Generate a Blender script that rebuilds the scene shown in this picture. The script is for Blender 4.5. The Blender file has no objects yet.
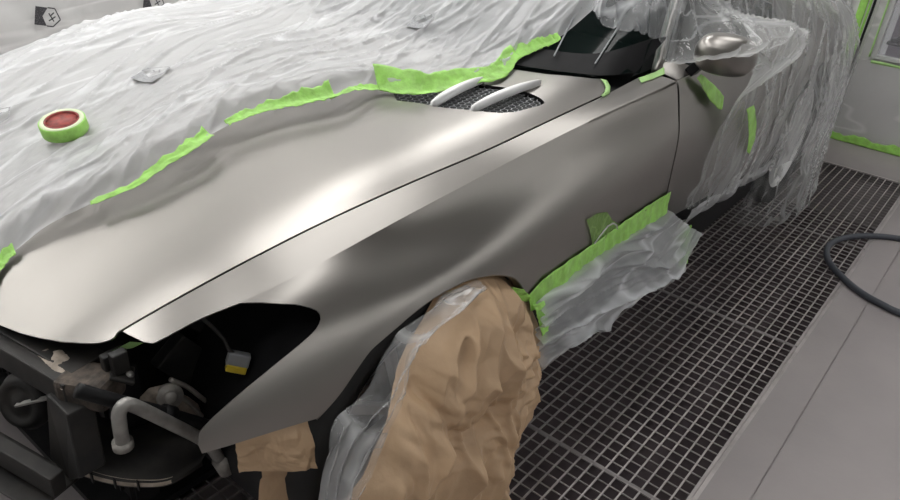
import numpy as np
import bpy, bmesh, math, random

from mathutils import Vector, Matrix, geometry
random.seed(7)
COL = bpy.context.scene.collection

# ---------------------------------------------------------------- body surfaces
def gsmooth_table(xs, tab, sig, lo, hi, n=400):
    """linear interpolation of a table, smoothed with a gaussian: a fair curve"""
    xs = np.array(xs, float); tab = np.array(tab, float)
    if tab.ndim == 1: tab = tab[:, None]
    pad = 3.5*sig
    X = np.linspace(lo-pad, hi+pad, n)
    Y = np.empty((n, tab.shape[1]))
    for k in range(tab.shape[1]):
        y = np.interp(X, xs, tab[:, k])
        m0 = (tab[1, k]-tab[0, k])/(xs[1]-xs[0]); m1 = (tab[-1, k]-tab[-2, k])/(xs[-1]-xs[-2])
        y = np.where(X < xs[0], tab[0, k]+m0*(X-xs[0]), y)
        y = np.where(X > xs[-1], tab[-1, k]+m1*(X-xs[-1]), y)
        Y[:, k] = y
    W = np.exp(-.5*((X[:, None]-X[None, :])/sig)**2); W /= W.sum(1, keepdims=True)
    Z = W @ Y
    keep = (X >= lo-.01) & (X <= hi+.01)
    X, Z = X[keep], Z[keep]
    return lambda q: np.stack([np.interp(q, X, Z[:, k]) for k in range(Z.shape[1])], -1)

YC = 1.70
SEC = [  # x, then (y,z) of six points from the crease line down to the sill
 (0.36, 1.1, 0.6, 1.03, 0.59, 0.97, 0.57, 0.94, 0.54, 0.93, 0.5, 0.93, 0.45),
 (0.48, 1.06, 0.655, 0.98, 0.645, 0.92, 0.62, 0.885, 0.585, 0.87, 0.54, 0.865, 0.48),
 (0.6, 1, 0.7, 0.94, 0.685, 0.885, 0.65, 0.855, 0.6, 0.835, 0.55, 0.83, 0.48),
 (0.72, 0.945, 0.735, 0.9, 0.725, 0.85, 0.69, 0.815, 0.64, 0.79, 0.58, 0.78, 0.5),
 (0.85, 0.92, 0.768, 0.875, 0.752, 0.82, 0.72, 0.78, 0.68, 0.758, 0.62, 0.75, 0.5),
 (0.97, 0.903, 0.792, 0.883, 0.758, 0.816, 0.73, 0.768, 0.712, 0.744, 0.67, 0.735, 0.5),
 (1.12, 0.887, 0.812, 0.867, 0.778, 0.818, 0.74, 0.766, 0.715, 0.74, 0.66, 0.732, 0.5),
 (1.31, 0.87, 0.836, 0.85, 0.802, 0.812, 0.756, 0.762, 0.718, 0.737, 0.645, 0.732, 0.5),
 (1.6, 0.845, 0.868, 0.825, 0.834, 0.802, 0.788, 0.76, 0.745, 0.739, 0.66, 0.736, 0.5),
 (1.87, 0.812, 0.895, 0.792, 0.861, 0.783, 0.808, 0.755, 0.76, 0.74, 0.67, 0.742, 0.48),
 (2.1, 0.787, 0.914, 0.7738, 0.8816, 0.7656, 0.8228, 0.748, 0.765, 0.739, 0.67, 0.748, 0.45),
 (2.5, 0.79, 0.93, 0.775, 0.89, 0.76, 0.83, 0.746, 0.75, 0.74, 0.65, 0.757, 0.4),
 (3, 0.8, 0.945, 0.78, 0.9, 0.76, 0.83, 0.745, 0.75, 0.74, 0.62, 0.76, 0.35),
 (3.4, 0.84, 0.955, 0.79, 0.91, 0.75, 0.84, 0.735, 0.75, 0.738, 0.6, 0.76, 0.33),
 (3.7, 0.88, 0.955, 0.8, 0.91, 0.74, 0.84, 0.722, 0.75, 0.725, 0.6, 0.76, 0.33),
 (4.05, 0.93, 0.94, 0.84, 0.895, 0.77, 0.83, 0.745, 0.74, 0.745, 0.6, 0.8, 0.33),
 (4.35, 1.05, 0.9, 0.95, 0.86, 0.87, 0.8, 0.84, 0.72, 0.84, 0.58, 0.9, 0.35),
 (4.55, 1.25, 0.87, 1.15, 0.84, 1.08, 0.79, 1.04, 0.7, 1.05, 0.56, 1.1, 0.36)]
_s = gsmooth_table([r[0] for r in SEC], [r[1:] for r in SEC], .085, .36, 4.55)
C1T = [(.36, 1.16,.60), (.48, 1.115,.664), (.60, 1.065,.720), (.72, 1.025,.763), (.85, .993,.797), (.97, .970,.818),
 (1.12, .945,.838), (1.31, .915,.858), (1.60, .895,.884), (1.80,.885,.898), (1.95,.885,.908), (2.10, .875,.925), (2.4, 1.0,1.07), (2.75, 1.08,1.20),
 (3.1, 1.12,1.20), (3.5, 1.15,1.12), (3.9, 1.20,1.0), (4.3, 1.32,.93), (4.55, 1.45,.88)]
_c1 = gsmooth_table([r[0] for r in C1T], [r[1:] for r in C1T], .05, .36, 4.55)
def _basis(sg=.62, n=401):
    T = np.linspace(-3, 8, n); H = np.zeros((n, 6))
    for k in range(6):
        e = np.zeros(6); e[k] = 1; y = np.interp(T, range(6), e)
        y = np.where(T < 0, e[0]+(e[1]-e[0])*T, y); y = np.where(T > 5, e[5]+(e[5]-e[4])*(T-5), y); H[:, k] = y
    Wm = np.exp(-.5*((T[:, None]-T[None, :])/sg)**2); Wm /= Wm.sum(1, keepdims=True); H = Wm @ H
    for a, b in ((0, 0), (5, 5)):     # hold the two ends exactly
        d = np.array([np.interp(a, T, H[:, k]) for k in range(6)]); e = np.zeros(6); e[b] = 1
        H = H+(e-d)[None]*np.exp(-np.abs(T-a)/.9)[:, None]
    return T, H
_bT, _bH = _basis()
def P(x, w):
    """side skin: w<0 above the crease (to the bonnet gap / side glass), 0..1 below it"""
    x = np.atleast_1d(np.asarray(x, float)); w = np.atleast_1d(np.asarray(w, float))
    x, w = np.broadcast_arrays(x, w)
    S = _s(x); C = _c1(x)
    cy = S[..., 0::2]; cz = S[..., 1::2]
    t = np.clip(w, 0, 1)*5
    Bk = [np.interp(t, _bT, _bH[:, k]) for k in range(6)]
    ev = lambda c: sum(Bk[k]*c[..., k] for k in range(6))
    y = ev(cy); z = ev(cz)
    u = np.clip(-w, 0, 1)
    bul = np.where(x > 2.1, np.clip((x-2.1)/.3, 0, 1)*.02, 0)*4*u*(1-u)
    y = np.where(w < 0, cy[..., 0]+(C[..., 0]-cy[..., 0])*u-bul, y)
    z = np.where(w < 0, cz[..., 0]+(C[..., 1]-cz[..., 0])*u+bul, z)
    return np.stack([x, y, z], -1)
_zc = gsmooth_table([.1,.2,.3,.38,.48,.6,.8,1.0,1.3,1.6,1.9,2.2], [.40,.50,.58,.63,.683,.733,.797,.849,.893,.922,.945,.965], .05, .1, 2.2)
_fs = gsmooth_table([-.2,0,.06,.14,.3,.45,.58,.75,1,1.2], [-.6,0,.28,.50,.60,.66,.86,.97,1.0,1.0], .03, -.1, 1.1)
def G(x, y):
    """bonnet skin"""
    x = np.asarray(x, float); y = np.asarray(y, float)
    y = np.where(y > YC, 2*YC-y, y)
    xc = np.clip(x, .36, 2.1)
    C = _c1(xc); zc = _zc(np.clip(x, .1, 2.2))[..., 0]
    zE = np.where(x < .36, .60-(.36-x)*.62, C[..., 1])
    s = (y-C[..., 0])/(YC-C[..., 0])
    f = _fs(np.clip(s, -.1, 1))[..., 0]
    d = np.clip(C[..., 0]-y, 0, None)
    return zE+(zc-zE)*f-.25*d-1.5*d**2
def XB(y):
    y = np.where(np.asarray(y) > YC, 2*YC-np.asarray(y), y)
    return np.interp(y, [.86,.90,.95,1.07,1.16,1.7], [2.10,1.95,1.87,1.80,1.765,1.70])
def W(x, y):
    """windscreen"""
    return .918+.44*(x-XB(y))
# ---------------------------------------------------------------- noise
def _h(i, j, s):
    v = np.sin(i*127.1+j*311.7+s*74.7)*43758.5453
    return (v-np.floor(v))*2*np.pi
def pn(x, y, s=0):
    x, y = np.broadcast_arrays(np.asarray(x, float), np.asarray(y, float))
    i = np.floor(x); j = np.floor(y); f = x-i; g = y-j
    u = f*f*f*(f*(f*6-15)+10); v = g*g*g*(g*(g*6-15)+10)
    def gr(a, b):
        t = _h(i+a, j+b, s); return np.cos(t)*(f-a)+np.sin(t)*(g-b)
    a = gr(0, 0)*(1-u)+gr(1, 0)*u; b = gr(0, 1)*(1-u)+gr(1, 1)*u
    return (a*(1-v)+b*v)*1.6
def ridge(x, y, s=0):                      # sharp raised creases
    return (1-np.abs(pn(x, y, s))*2.2)
def tri(x, y, s=0):                       # flat facets meeting in sharp folds
    x, y = np.broadcast_arrays(np.asarray(x, float), np.asarray(y, float))
    i = np.floor(x); j = np.floor(y); f = x-i; g = y-j
    def hh(a, b): return _h(i+a, j+b, s+.37)/(2*np.pi)
    lo = hh(0, 0)*(1-f-g)+hh(1, 0)*f+hh(0, 1)*g; hi = hh(1, 1)*(f+g-1)+hh(0, 1)*(1-f)+hh(1, 0)*(1-g)
    return np.where(f+g < 1, lo, hi)-.5
def billow(x, y, s=0, octv=3, g=.5):      # crumpled sheet
    x, y = np.broadcast_arrays(np.asarray(x, float), np.asarray(y, float))
    r = 0; a = 1; k = 1; wx = x+.35*pn(x*.8, y*.8, s+50); wy = y+.35*pn(x*.8, y*.8, s+51)
    for q in range(octv):
        an = .5+q*1.1+s; c, d = math.cos(an), math.sin(an)
        r = r+a*tri((wx*c-wy*d)*k+wy*k*.3, (wx*d+wy*c)*k, s+q*13.3); a *= g; k *= 1.9
    return r*.8+.35
def sm(a, b, x):
    t = np.clip((np.asarray(x, float)-a)/(b-a), 0, 1); return t*t*(3-2*t)
# ---------------------------------------------------------------- materials
def nmat(name):
    m = bpy.data.materials.new(name); m.use_nodes = True
    nt = m.node_tree; return m, nt, nt.nodes['Principled BSDF'], nt.nodes['Material Output']
def setp(p, **k):
    for a, b in k.items():
        n = {'color': 'Base Color', 'rough': 'Roughness', 'metal': 'Metallic', 'spec': 'Specular IOR Level', 'coat': 'Coat Weight', 'coatr': 'Coat Roughness'}[a]
        p.inputs[n].default_value = (*b, 1) if isinstance(b, tuple) else b
def noise_node(nt, scale, detail=4, rough=.55, stretch=None, typ='FBM', rot=(0,0,0)):
    tc = nt.nodes.new('ShaderNodeTexCoord'); mp = nt.nodes.new('ShaderNodeMapping'); n = nt.nodes.new('ShaderNodeTexNoise')
    n.noise_type = typ
    mp.inputs['Scale'].default_value = stretch or (1, 1, 1); mp.inputs['Rotation'].default_value = rot
    nt.links.new(tc.outputs['Object'], mp.inputs['Vector']); nt.links.new(mp.outputs[0], n.inputs['Vector'])
    n.inputs['Scale'].default_value = scale; n.inputs['Detail'].default_value = detail; n.inputs['Roughness'].default_value = rough
    return n
def solid(name, color, rough=.5, metal=0., spec=.5, var=.0, vscale=20, bump=0., bscale=60, color2=None, stretch=None, lo=.35, hi=.65, coat=0.):
    m, nt, p, o = nmat(name); setp(p, color=color, rough=rough, metal=metal, spec=spec, coat=coat)
    if var or color2:
        n = noise_node(nt, vscale, stretch=stretch); r = nt.nodes.new('ShaderNodeValToRGB')
        c2 = color2 or tuple(c*(1-var) for c in color)
        r.color_ramp.elements[0].color = (*c2, 1); r.color_ramp.elements[1].color = (*color, 1)
        r.color_ramp.elements[0].position = lo; r.color_ramp.elements[1].position = hi
        nt.links.new(n.outputs[0], r.inputs[0]); nt.links.new(r.outputs[0], p.inputs['Base Color'])
    if bump:
        n = noise_node(nt, bscale, stretch=stretch); b = nt.nodes.new('ShaderNodeBump')
        b.inputs['Strength'].default_value = bump; b.inputs['Distance'].default_value = .01
        nt.links.new(n.outputs[0], b.inputs['Height']); nt.links.new(b.outputs[0], p.inputs['Normal'])
    return m
def film(name, color=(.88,.89,.90), a0=.4, a1=.5, rough=.22, bscale=25, bump=.5, stretch=None, rot=(0,0,0), crease_glint=.25, trans=.35, spec=.5, det=4):
    """thin plastic sheet: gloss + milky scatter over clear, denser where it is seen edge-on and along crease lines painted in as glints"""
    m, nt, p, o = nmat(name); setp(p, color=color, rough=rough, spec=spec)
    N = nt.nodes.new; L = nt.links.new
    n = noise_node(nt, bscale, det, .55, stretch, rot=rot); n2 = noise_node(nt, bscale*.45, min(det, 2), .5, stretch, rot=rot)
    d = N('ShaderNodeMath'); d.operation = 'SUBTRACT'; d.inputs[1].default_value = .5; L(n.outputs[0], d.inputs[0])
    ab = N('ShaderNodeMath'); ab.operation = 'ABSOLUTE'; L(d.outputs[0], ab.inputs[0])
    b = N('ShaderNodeBump'); b.inputs['Strength'].default_value = bump; b.inputs['Distance'].default_value = .012; b.invert = True
    L(ab.outputs[0], b.inputs['Height']); L(b.outputs[0], p.inputs['Normal'])
    tl = N('ShaderNodeBsdfTranslucent'); tl.inputs[0].default_value = (*color, 1); L(b.outputs[0], tl.inputs['Normal'])
    mx = N('ShaderNodeMixShader'); mx.inputs[0].default_value = trans; L(p.outputs[0], mx.inputs[1]); L(tl.outputs[0], mx.inputs[2])
    tr = N('ShaderNodeBsdfTransparent')
    lw = N('ShaderNodeLayerWeight'); lw.inputs[0].default_value = .45; L(b.outputs[0], lw.inputs['Normal'])
    f = N('ShaderNodeMath'); f.operation = 'MULTIPLY_ADD'; f.inputs[1].default_value = a1; f.inputs[2].default_value = a0
    pw = N('ShaderNodeMath'); pw.operation = 'POWER'; pw.inputs[1].default_value = 2.2; L(lw.outputs['Facing'], pw.inputs[0]); L(pw.outputs[0], f.inputs[0])
    mr = N('ShaderNodeMapRange'); mr.inputs[1].default_value = .0; mr.inputs[2].default_value = .030; mr.inputs[3].default_value = crease_glint; mr.inputs[4].default_value = 0  # whitened crease lines double as glints put into the opacity
    d2 = N('ShaderNodeMath'); d2.operation = 'SUBTRACT'; d2.inputs[1].default_value = .5; L(n2.outputs[0], d2.inputs[0])
    a2 = N('ShaderNodeMath'); a2.operation = 'ABSOLUTE'; L(d2.outputs[0], a2.inputs[0]); L(a2.outputs[0], mr.inputs[0])
    ad = N('ShaderNodeMath'); ad.operation = 'ADD'; ad.use_clamp = True; L(f.outputs[0], ad.inputs[0]); L(mr.outputs[0], ad.inputs[1])
    m2 = N('ShaderNodeMixShader'); L(ad.outputs[0], m2.inputs[0]); L(tr.outputs[0], m2.inputs[1]); L(mx.outputs[0], m2.inputs[2])
    L(m2.outputs[0], o.inputs[0]); return m
def emit(name, col, s):
    m, nt, p, o = nmat(name); e = nt.nodes.new('ShaderNodeEmission'); e.inputs[0].default_value = (*col, 1); e.inputs[1].default_value = s
    nt.links.new(e.outputs[0], o.inputs[0]); return m
M = {}
M['paint'] = solid('satin_grey_paint', (.30,.285,.267), .30, .96, bump=.012, bscale=900)
M['silver'] = solid('satin_silver', (.8,.8,.8), .35, .3)
M['black'] = solid('black_plastic', (.010,.010,.011), .5, var=.3, spec=.2)
M['blackgloss'] = solid('black_gloss', (.01,.01,.011), .15)
M['blackdirty'] = solid('dusty_black_metal', (.034,.031,.028), .55, .3, color2=(.012,.012,.012), vscale=14)
M['rubber'] = solid('tyre_rubber', (.02,.02,.02), .75)
M['alu'] = solid('dull_aluminium', (.42,.40,.37), .5, .6, var=.4, vscale=25, bump=.2)
M['cast'] = solid('dusty_cast_metal', (.48,.41,.34), .65, .2, color2=(.20,.17,.14), vscale=22, bump=.3)
M['pipe'] = solid('grey_pipe', (.36,.35,.33), .45, .5, var=.3, vscale=30)
M['rust'] = solid('brown_crush_box', (.12,.095,.075), .8, .1, color2=(.04,.034,.03), vscale=40, bump=.4)
M['mesh'] = solid('black_mesh', (.02,.02,.021), .35)
M['meshline'] = solid('mesh_wire', (.30,.31,.32), .35, .5)
M['tape'] = solid('green_masking_tape', (.43,.84,.17), .42, var=.25, vscale=30, bump=.4, bscale=45)
M['tapelight'] = solid('pale_green_tape', (.42,.70,.25), .5, var=.2, vscale=30, bump=.3, bscale=45)
M['tapecore'] = solid('tape_side', (.72,.80,.55), .6)
M['red'] = solid('red_core_print', (.38,.05,.035), .5, color2=(.16,.025,.02), vscale=60)
M['paper'] = solid('kraft_paper', (.56,.385,.235), .5, var=.14, vscale=8, bump=.3, bscale=22)
M['floor'] = solid('painted_concrete', (.345,.315,.312), .5, color2=(.29,.266,.266), vscale=2.2, bump=.04, bscale=60, lo=.3, hi=.7)
M['steel'] = solid('galvanised_grate', (.54,.50,.495), .34, .45, var=.3, vscale=9)
M['steeldark'] = solid('dull_grate_bars', (.42,.39,.385), .45, .2, var=.35, vscale=9)
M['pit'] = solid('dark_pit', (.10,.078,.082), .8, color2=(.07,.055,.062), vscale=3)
M['wall'] = solid('white_booth_wall', (.78,.78,.77), .5)
M['light_fill'] = emit('fill_panel_glow', (1, .99, .975), 6.0)  # glow of the added fill row
M['light_mid'] = emit('mid_lamp_tubes', (1, .99, .975), 17.0)
M['ceil'] = solid('grey_white_ceiling', (.45,.45,.45), .6)
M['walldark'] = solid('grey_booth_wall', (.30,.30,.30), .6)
M['frame'] = solid('pale_frame', (.62,.63,.62), .4)
M['lilac'] = solid('pale_room_beyond', (.55,.50,.58), .8)
M['rose'] = solid('dusty_rose_panel', (.36,.29,.28), .8)
M['ink'] = solid('printed_ink', (.035,.035,.04), .6, color2=(.2,.2,.2), vscale=200, lo=.3, hi=.45)
M['inksoft'] = solid('pale_printed_ink', (.22,.23,.24), .6, color2=(.4,.4,.41), vscale=160)
M['hose'] = solid('grey_rubber_hose', (.055,.06,.075), .5)
M['light'] = emit('lamp_tubes', (1, .99, .975), 14.0)
M['yellow'] = solid('yellow_plastic', (.62,.46,.03), .5)
M['connector'] = solid('grey_plastic', (.26,.27,.28), .5)
M['filmA'] = film('milky_masking_film', (.78,.79,.80), .60, .5, .13, 5, .7, (.28,3.2,1), (0,0,-.3), .30, .35, spec=.8, det=5)
M['filmB'] = film('clear_film_over_door', (.82,.83,.83), .10, .75, .11, 4.5, .5, (2.4,1,.45), (0,.6,0), .16, .3, det=2)
M['filmC'] = film('clear_film_skirt', (.80,.82,.84), .42, .6, .09, 6, .8, (.45,1,3.5), (0,.3,0), .4, .3)
M['filmW'] = film('wall_film', (.75,.75,.74), .6, .3, .25, 3, .3, (.4,1,3.6), (0,.75,0), .25, .1)
M['filmG'] = film('film_over_glass', (.80,.82,.84), .20, .7, .14, 5, .6, (.5,3.4,1), (0,0,.5), .35, .3)
M['filmS'] = film('thin_clear_film', (.66,.67,.68), .14, .55, .13, 6, .7, (1,1,.6), (0,.6,0), .35, .25)
def glassmat():
    m, nt, p, o = nmat('tinted_glass'); setp(p, color=(.004,.010,.009), rough=.07, spec=.35)
    tr = nt.nodes.new('ShaderNodeBsdfTransparent'); tr.inputs[0].default_value = (.30,.42,.38, 1)
    mx = nt.nodes.new('ShaderNodeMixShader'); mx.inputs[0].default_value = .55
    nt.links.new(tr.outputs[0], mx.inputs[1]); nt.links.new(p.outputs[0], mx.inputs[2]); nt.links.new(mx.outputs[0], o.inputs[0]); return m
M['glass'] = glassmat()
# ---------------------------------------------------------------- objects
WL = {}
def root(name, label, cat, loc, group=None):
    o = bpy.data.objects.new(name, None); COL.objects.link(o); o.location = loc; o.empty_display_size = .1
    o['label'] = label; o['category'] = cat
    if group: o['group'] = group
    WL[o.name] = Vector(loc); return o
def mk(name, verts, faces, mat, parent=None, label=None, cat=None, group=None, kind=None, smooth=True, solidify=0, bevel=0, offset=0, edges=()):
    V = np.array([tuple(v) for v in verts], float)
    if parent is not None: org = WL[parent.name]
    elif kind == 'structure': org = Vector((0, 0, 0))
    else: org = Vector(((V[:,0].min()+V[:,0].max())/2, (V[:,1].min()+V[:,1].max())/2, V[:,2].min()))
    loc = Vector((0,0,0)) if parent is not None else org
    me = bpy.data.meshes.new(name); me.from_pydata([tuple(v) for v in (V-np.array(org))], list(edges), [tuple(int(i) for i in f) for f in faces])
    me.update(); bm = bmesh.new(); bm.from_mesh(me)
    if faces: bmesh.ops.recalc_face_normals(bm, faces=bm.faces)
    bm.to_mesh(me); bm.free()
    for p in me.polygons: p.use_smooth = smooth
    me.materials.append(M[mat] if isinstance(mat, str) else mat)
    o = bpy.data.objects.new(name, me); COL.objects.link(o); o.location = loc
    if parent is not None: o.parent = parent
    WL[o.name] = org
    if label: o['label'] = label
    if cat: o['category'] = cat
    if group: o['group'] = group
    if kind: o['kind'] = kind
    if bevel:
        b = o.modifiers.new('b', 'BEVEL'); b.width = bevel; b.segments = 2; b.limit_method = 'ANGLE'
        b.harden_normals = False
    if solidify:
        s = o.modifiers.new('s', 'SOLIDIFY'); s.thickness = solidify; s.offset = offset
    if smooth and bevel:
        me.set_sharp_from_angle(angle=math.radians(40))
    return o
class MB:
    def __init__(s): s.v = []; s.f = []
    def add(s, V, F):
        n = len(s.v); s.v += [tuple(map(float, q)) for q in V]; s.f += [tuple(int(i)+n for i in f) for f in F]; return s
    def box(s, a, b, R=None, c=None):
        V = [(x, y, z) for x in (a[0], b[0]) for y in (a[1], b[1]) for z in (a[2], b[2])]
        if R is not None: V = [tuple(R @ (Vector(q)-Vector(c))+Vector(c)) for q in V]
        return s.add(V, [(0,1,3,2),(4,6,7,5),(0,4,5,1),(2,3,7,6),(0,2,6,4),(1,5,7,3)])
    def beam(s, p, q, w, h, up=(0,0,1)):
        p, q = Vector(p), Vector(q); d = (q-p).normalized(); a = d.cross(Vector(up)).normalized(); b = a.cross(d)
        V = [e+a*i*w/2+b*j*h/2 for e in (p, q) for i in (-1, 1) for j in (-1, 1)]
        return s.add(V, [(0,1,3,2),(4,6,7,5),(0,4,5,1),(2,3,7,6),(0,2,6,4),(1,5,7,3)])
    def tube(s, pts, r, n=12, cap=True, closed=False):
        P_ = [Vector(p) for p in pts]; m = len(P_); rs = r if hasattr(r, '__len__') else [r]*m
        T = [(P_[min(i+1, m-1)]-P_[max(i-1, 0)]).normalized() for i in range(m)]
        a = T[0].orthogonal().normalized(); V = []
        for i in range(m):
            a = (a-T[i]*a.dot(T[i])).normalized(); b = T[i].cross(a)
            V += [P_[i]+(a*math.cos(2*math.pi*k/n)+b*math.sin(2*math.pi*k/n))*rs[i] for k in range(n)]
        F = [(i*n+k, i*n+(k+1)%n, (i+1)*n+(k+1)%n, (i+1)*n+k) for i in range(m-1) for k in range(n)]
        if cap: F += [tuple(range(n))[::-1], tuple(range((m-1)*n, m*n))]
        return s.add(V, F)
    def lathe(s, prof, c, axis, n=48, closed=False):   # prof (r, h)
        ax = Vector(axis).normalized(); a = ax.orthogonal().normalized(); b = ax.cross(a); c = Vector(c); m = len(prof)
        V = [c+ax*h+(a*math.cos(2*math.pi*k/n)+b*math.sin(2*math.pi*k/n))*r for r, h in prof for k in range(n)]
        mm = m if closed else m-1
        F = [(i*n+k, i*n+(k+1)%n, ((i+1)%m)*n+(k+1)%n, ((i+1)%m)*n+k) for i in range(mm) for k in range(n)]
        return s.add(V, F)
    def prism(s, pts, d):      # closed outline pushed along d
        n = len(pts); V = [Vector(p) for p in pts]+[Vector(p)+Vector(d) for p in pts]
        return s.add(V, [tuple(range(n))[::-1], tuple(range(n, 2*n))]+[(i, (i+1)%n, n+(i+1)%n, n+i) for i in range(n)])
    def build(s, name, mat, parent=None, **k): return mk(name, s.v, s.f, mat, parent, **k)
def grid(A):                       # A[i,j] = point
    n, m = A.shape[:2]
    F = [(i*m+j, (i+1)*m+j, (i+1)*m+j+1, i*m+j+1) for i in range(n-1) for j in range(m-1)]
    return A.reshape(-1, 3), F
def spl(pts, n):                   # smooth path through points
    pts = np.array(pts, float); d = np.r_[0, np.cumsum(np.linalg.norm(np.diff(pts, axis=0), axis=1))]
    t = np.linspace(0, d[-1], n); out = []
    e = np.vstack([2*pts[0]-pts[1], pts, 2*pts[-1]-pts[-2]])
    for q in t:
        i = min(max(np.searchsorted(d, q)-1, 0), len(pts)-2); f = (q-d[i])/(d[i+1]-d[i]); p0, p1, p2, p3 = e[i:i+4]
        out.append(p1+.5*f*((p2-p0)+f*((2*p0-5*p1+4*p2-p3)+f*(3*(p1-p2)+p3-p0))))
    return np.array(out)
def resamp(pts, n):
    pts = np.array(pts, float); d = np.r_[0, np.cumsum(np.linalg.norm(np.diff(pts, axis=0), axis=1))]
    t = np.linspace(0, d[-1], n); return np.stack([np.interp(t, d, pts[:, k]) for k in range(pts.shape[1])], -1)
def inside(pt, poly):
    x, y = pt; c = False; j = len(poly)-1
    for i in range(len(poly)):
        if (poly[i][1] > y) != (poly[j][1] > y) and x < (poly[j][0]-poly[i][0])*(y-poly[i][1])/(poly[j][1]-poly[i][1])+poly[i][0]: c = not c
        j = i
    return c
def patch(outline, fn, h, sc=(1, 1), holes=(), crease=None):
    """fill an outline drawn in a surface's own (u,v) with an even mesh and lift it onto the surface fn"""
    loops = [np.array(outline, float)*sc]+[np.array(q, float)*sc for q in holes]
    loops = [resamp(np.vstack([l, l[:1]]), max(8, int(np.linalg.norm(np.diff(np.vstack([l, l[:1]]), axis=0), axis=1).sum()/(h*.8))))[:-1] for l in loops]
    pts = []; ed = []
    for l in loops:
        b = len(pts); pts += [tuple(p) for p in l]; ed += [(b+i, b+(i+1)%len(l)) for i in range(len(l))]
    if crease is not None:
        c = np.array(crease, float)*sc; c = resamp(c, int(np.linalg.norm(np.diff(c, axis=0), axis=1).sum()/(h*.8))+2)
        b = len(pts); pts += [tuple(p) for p in c]; ed += [(b+i, b+i+1) for i in range(len(c)-1)]
    bd = np.array(pts); o = loops[0]
    lo, hi = o.min(0), o.max(0)
    for gx in np.arange(lo[0]+h/2, hi[0], h):
        for gy in np.arange(lo[1]+h/2, hi[1], h):
            if np.min((bd[:, 0]-gx)**2+(bd[:, 1]-gy)**2) < (h*.5)**2: continue
            if inside((gx, gy), o) and not any(inside((gx, gy), q) for q in loops[1:]): pts.append((gx, gy))
    V, E_, F, *_ = geometry.delaunay_2d_cdt([Vector(p) for p in pts], ed, [], 0, 1e-6)
    keep = []
    for f in F:
        a_, b_, c_ = (V[i] for i in f); lg = max((a_-b_).length, (b_-c_).length, (c_-a_).length)
        if abs((b_-a_).cross(c_-a_))/lg < .06*h: continue
        c = sum((V[i] for i in f), Vector((0, 0)))/len(f)
        if inside((c.x, c.y), o) and not any(inside((c.x, c.y), q) for q in loops[1:]): keep.append(tuple(f))
    V = np.array([tuple(v) for v in V])/np.array(sc)
    return fn(V[:, 0], V[:, 1]), keep, V
G3 = lambda x, y: np.stack([x, y, G(x, y)], -1)
W3 = lambda x, y: np.stack([x, y, W(x, y)], -1)
def off(A, d):                     # push a grid of points out along its normals (towards -y / +z)
    du = np.gradient(A, axis=0); dv = np.gradient(A, axis=1); n = np.cross(du, dv); n /= np.linalg.norm(n, axis=-1, keepdims=True)+1e-9
    s = np.sign((n*np.array([0, -.7, .7])).sum(-1, keepdims=True)); s[s == 0] = 1
    return A+n*s*(d[..., None] if hasattr(d, 'shape') else d)

# ================================================================ SETTING
XW, YL, YR, XF, ZC = 4.96, 3.95, -1.9, -2.6, 2.95
PX0, PX1, PY0, PY1 = .455, 4.465, .285, 1.30
def quad(x0, y0, x1, y1, z=0): return [(x0,y0,z),(x1,y0,z),(x1,y1,z),(x0,y1,z)]
b = MB()
# floor slabs round the pit, with a worn joint between the slabs
def slab(x0, y0, x1, y1): b.box((x0, y0, -.4), (x1, y1, 0))
slab(XF, YR, XW+1.6, .162); slab(XF, .166, XW+1.6, PY0); slab(XF, PY0, PX0, PY1); slab(PX1, PY0, XW+1.6, PY1); slab(XF, PY1, XW+1.6, YL+.1)
b.box((XF, .162, -.4), (XW+1.6, .166, -.004))
b.build('floor', 'floor', kind='structure', smooth=False)
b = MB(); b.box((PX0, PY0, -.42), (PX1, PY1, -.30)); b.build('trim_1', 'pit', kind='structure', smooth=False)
b = MB()
for (a, c) in (((PX0, PY0-.012, -.05), (PX1, PY0, .001)), ((PX0, PY1, -.05), (PX1, PY1+.012, .001)), ((PX1, PY0-.012, -.05), (PX1+.012, PY1+.012, .001)), ((PX0-.012, PY0-.012, -.05), (PX0, PY1+.012, .001))): b.box(a, c)
b.build('trim_2', 'steel', kind='structure', smooth=False)
b = MB(); b.box((XF, YL, 0), (XW+.1, YL+.1, ZC)); b.build('wall_left', 'wall', kind='structure', smooth=False)
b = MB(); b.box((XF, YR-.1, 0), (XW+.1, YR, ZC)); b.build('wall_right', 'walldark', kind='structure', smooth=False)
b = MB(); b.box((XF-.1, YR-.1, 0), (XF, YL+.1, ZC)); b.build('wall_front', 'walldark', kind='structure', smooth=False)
b = MB(); b.box((XF-.1, YR-.1, ZC), (XW+1.7, YL+.1, ZC+.1)); b.build('ceiling', 'ceil', kind='structure', smooth=False)
# back wall with two openings: a door leaf pane (y .965..1.5) and a window (y .28...745)
b = MB(); XT = XW+.08
def bw(y0, y1, z0, z1): b.box((XW, y0, z0), (XT, y1, z1))
bw(YR, .28, 0, ZC); bw(.28, .745, 0, .525); bw(.28, .745, 1.5, ZC); bw(.745, .965, 0, ZC); bw(.965, 1.5, 0, .60); bw(.965, 1.5, 1.7, ZC); bw(1.5, YL, 0, ZC)
b.build('wall_back', 'wall', kind='structure', smooth=False)
b = MB(); b.box((XW+1.2, .0, 0), (XW+1.25, .86, 2.4)); b.build('wall_beyond', 'lilac', kind='structure', smooth=False)
b = MB(); b.box((XW+.5, .90, 0), (XW+.55, 2.6, 2.4)); b.build('wall_corridor', 'rose', kind='structure', smooth=False)
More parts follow.
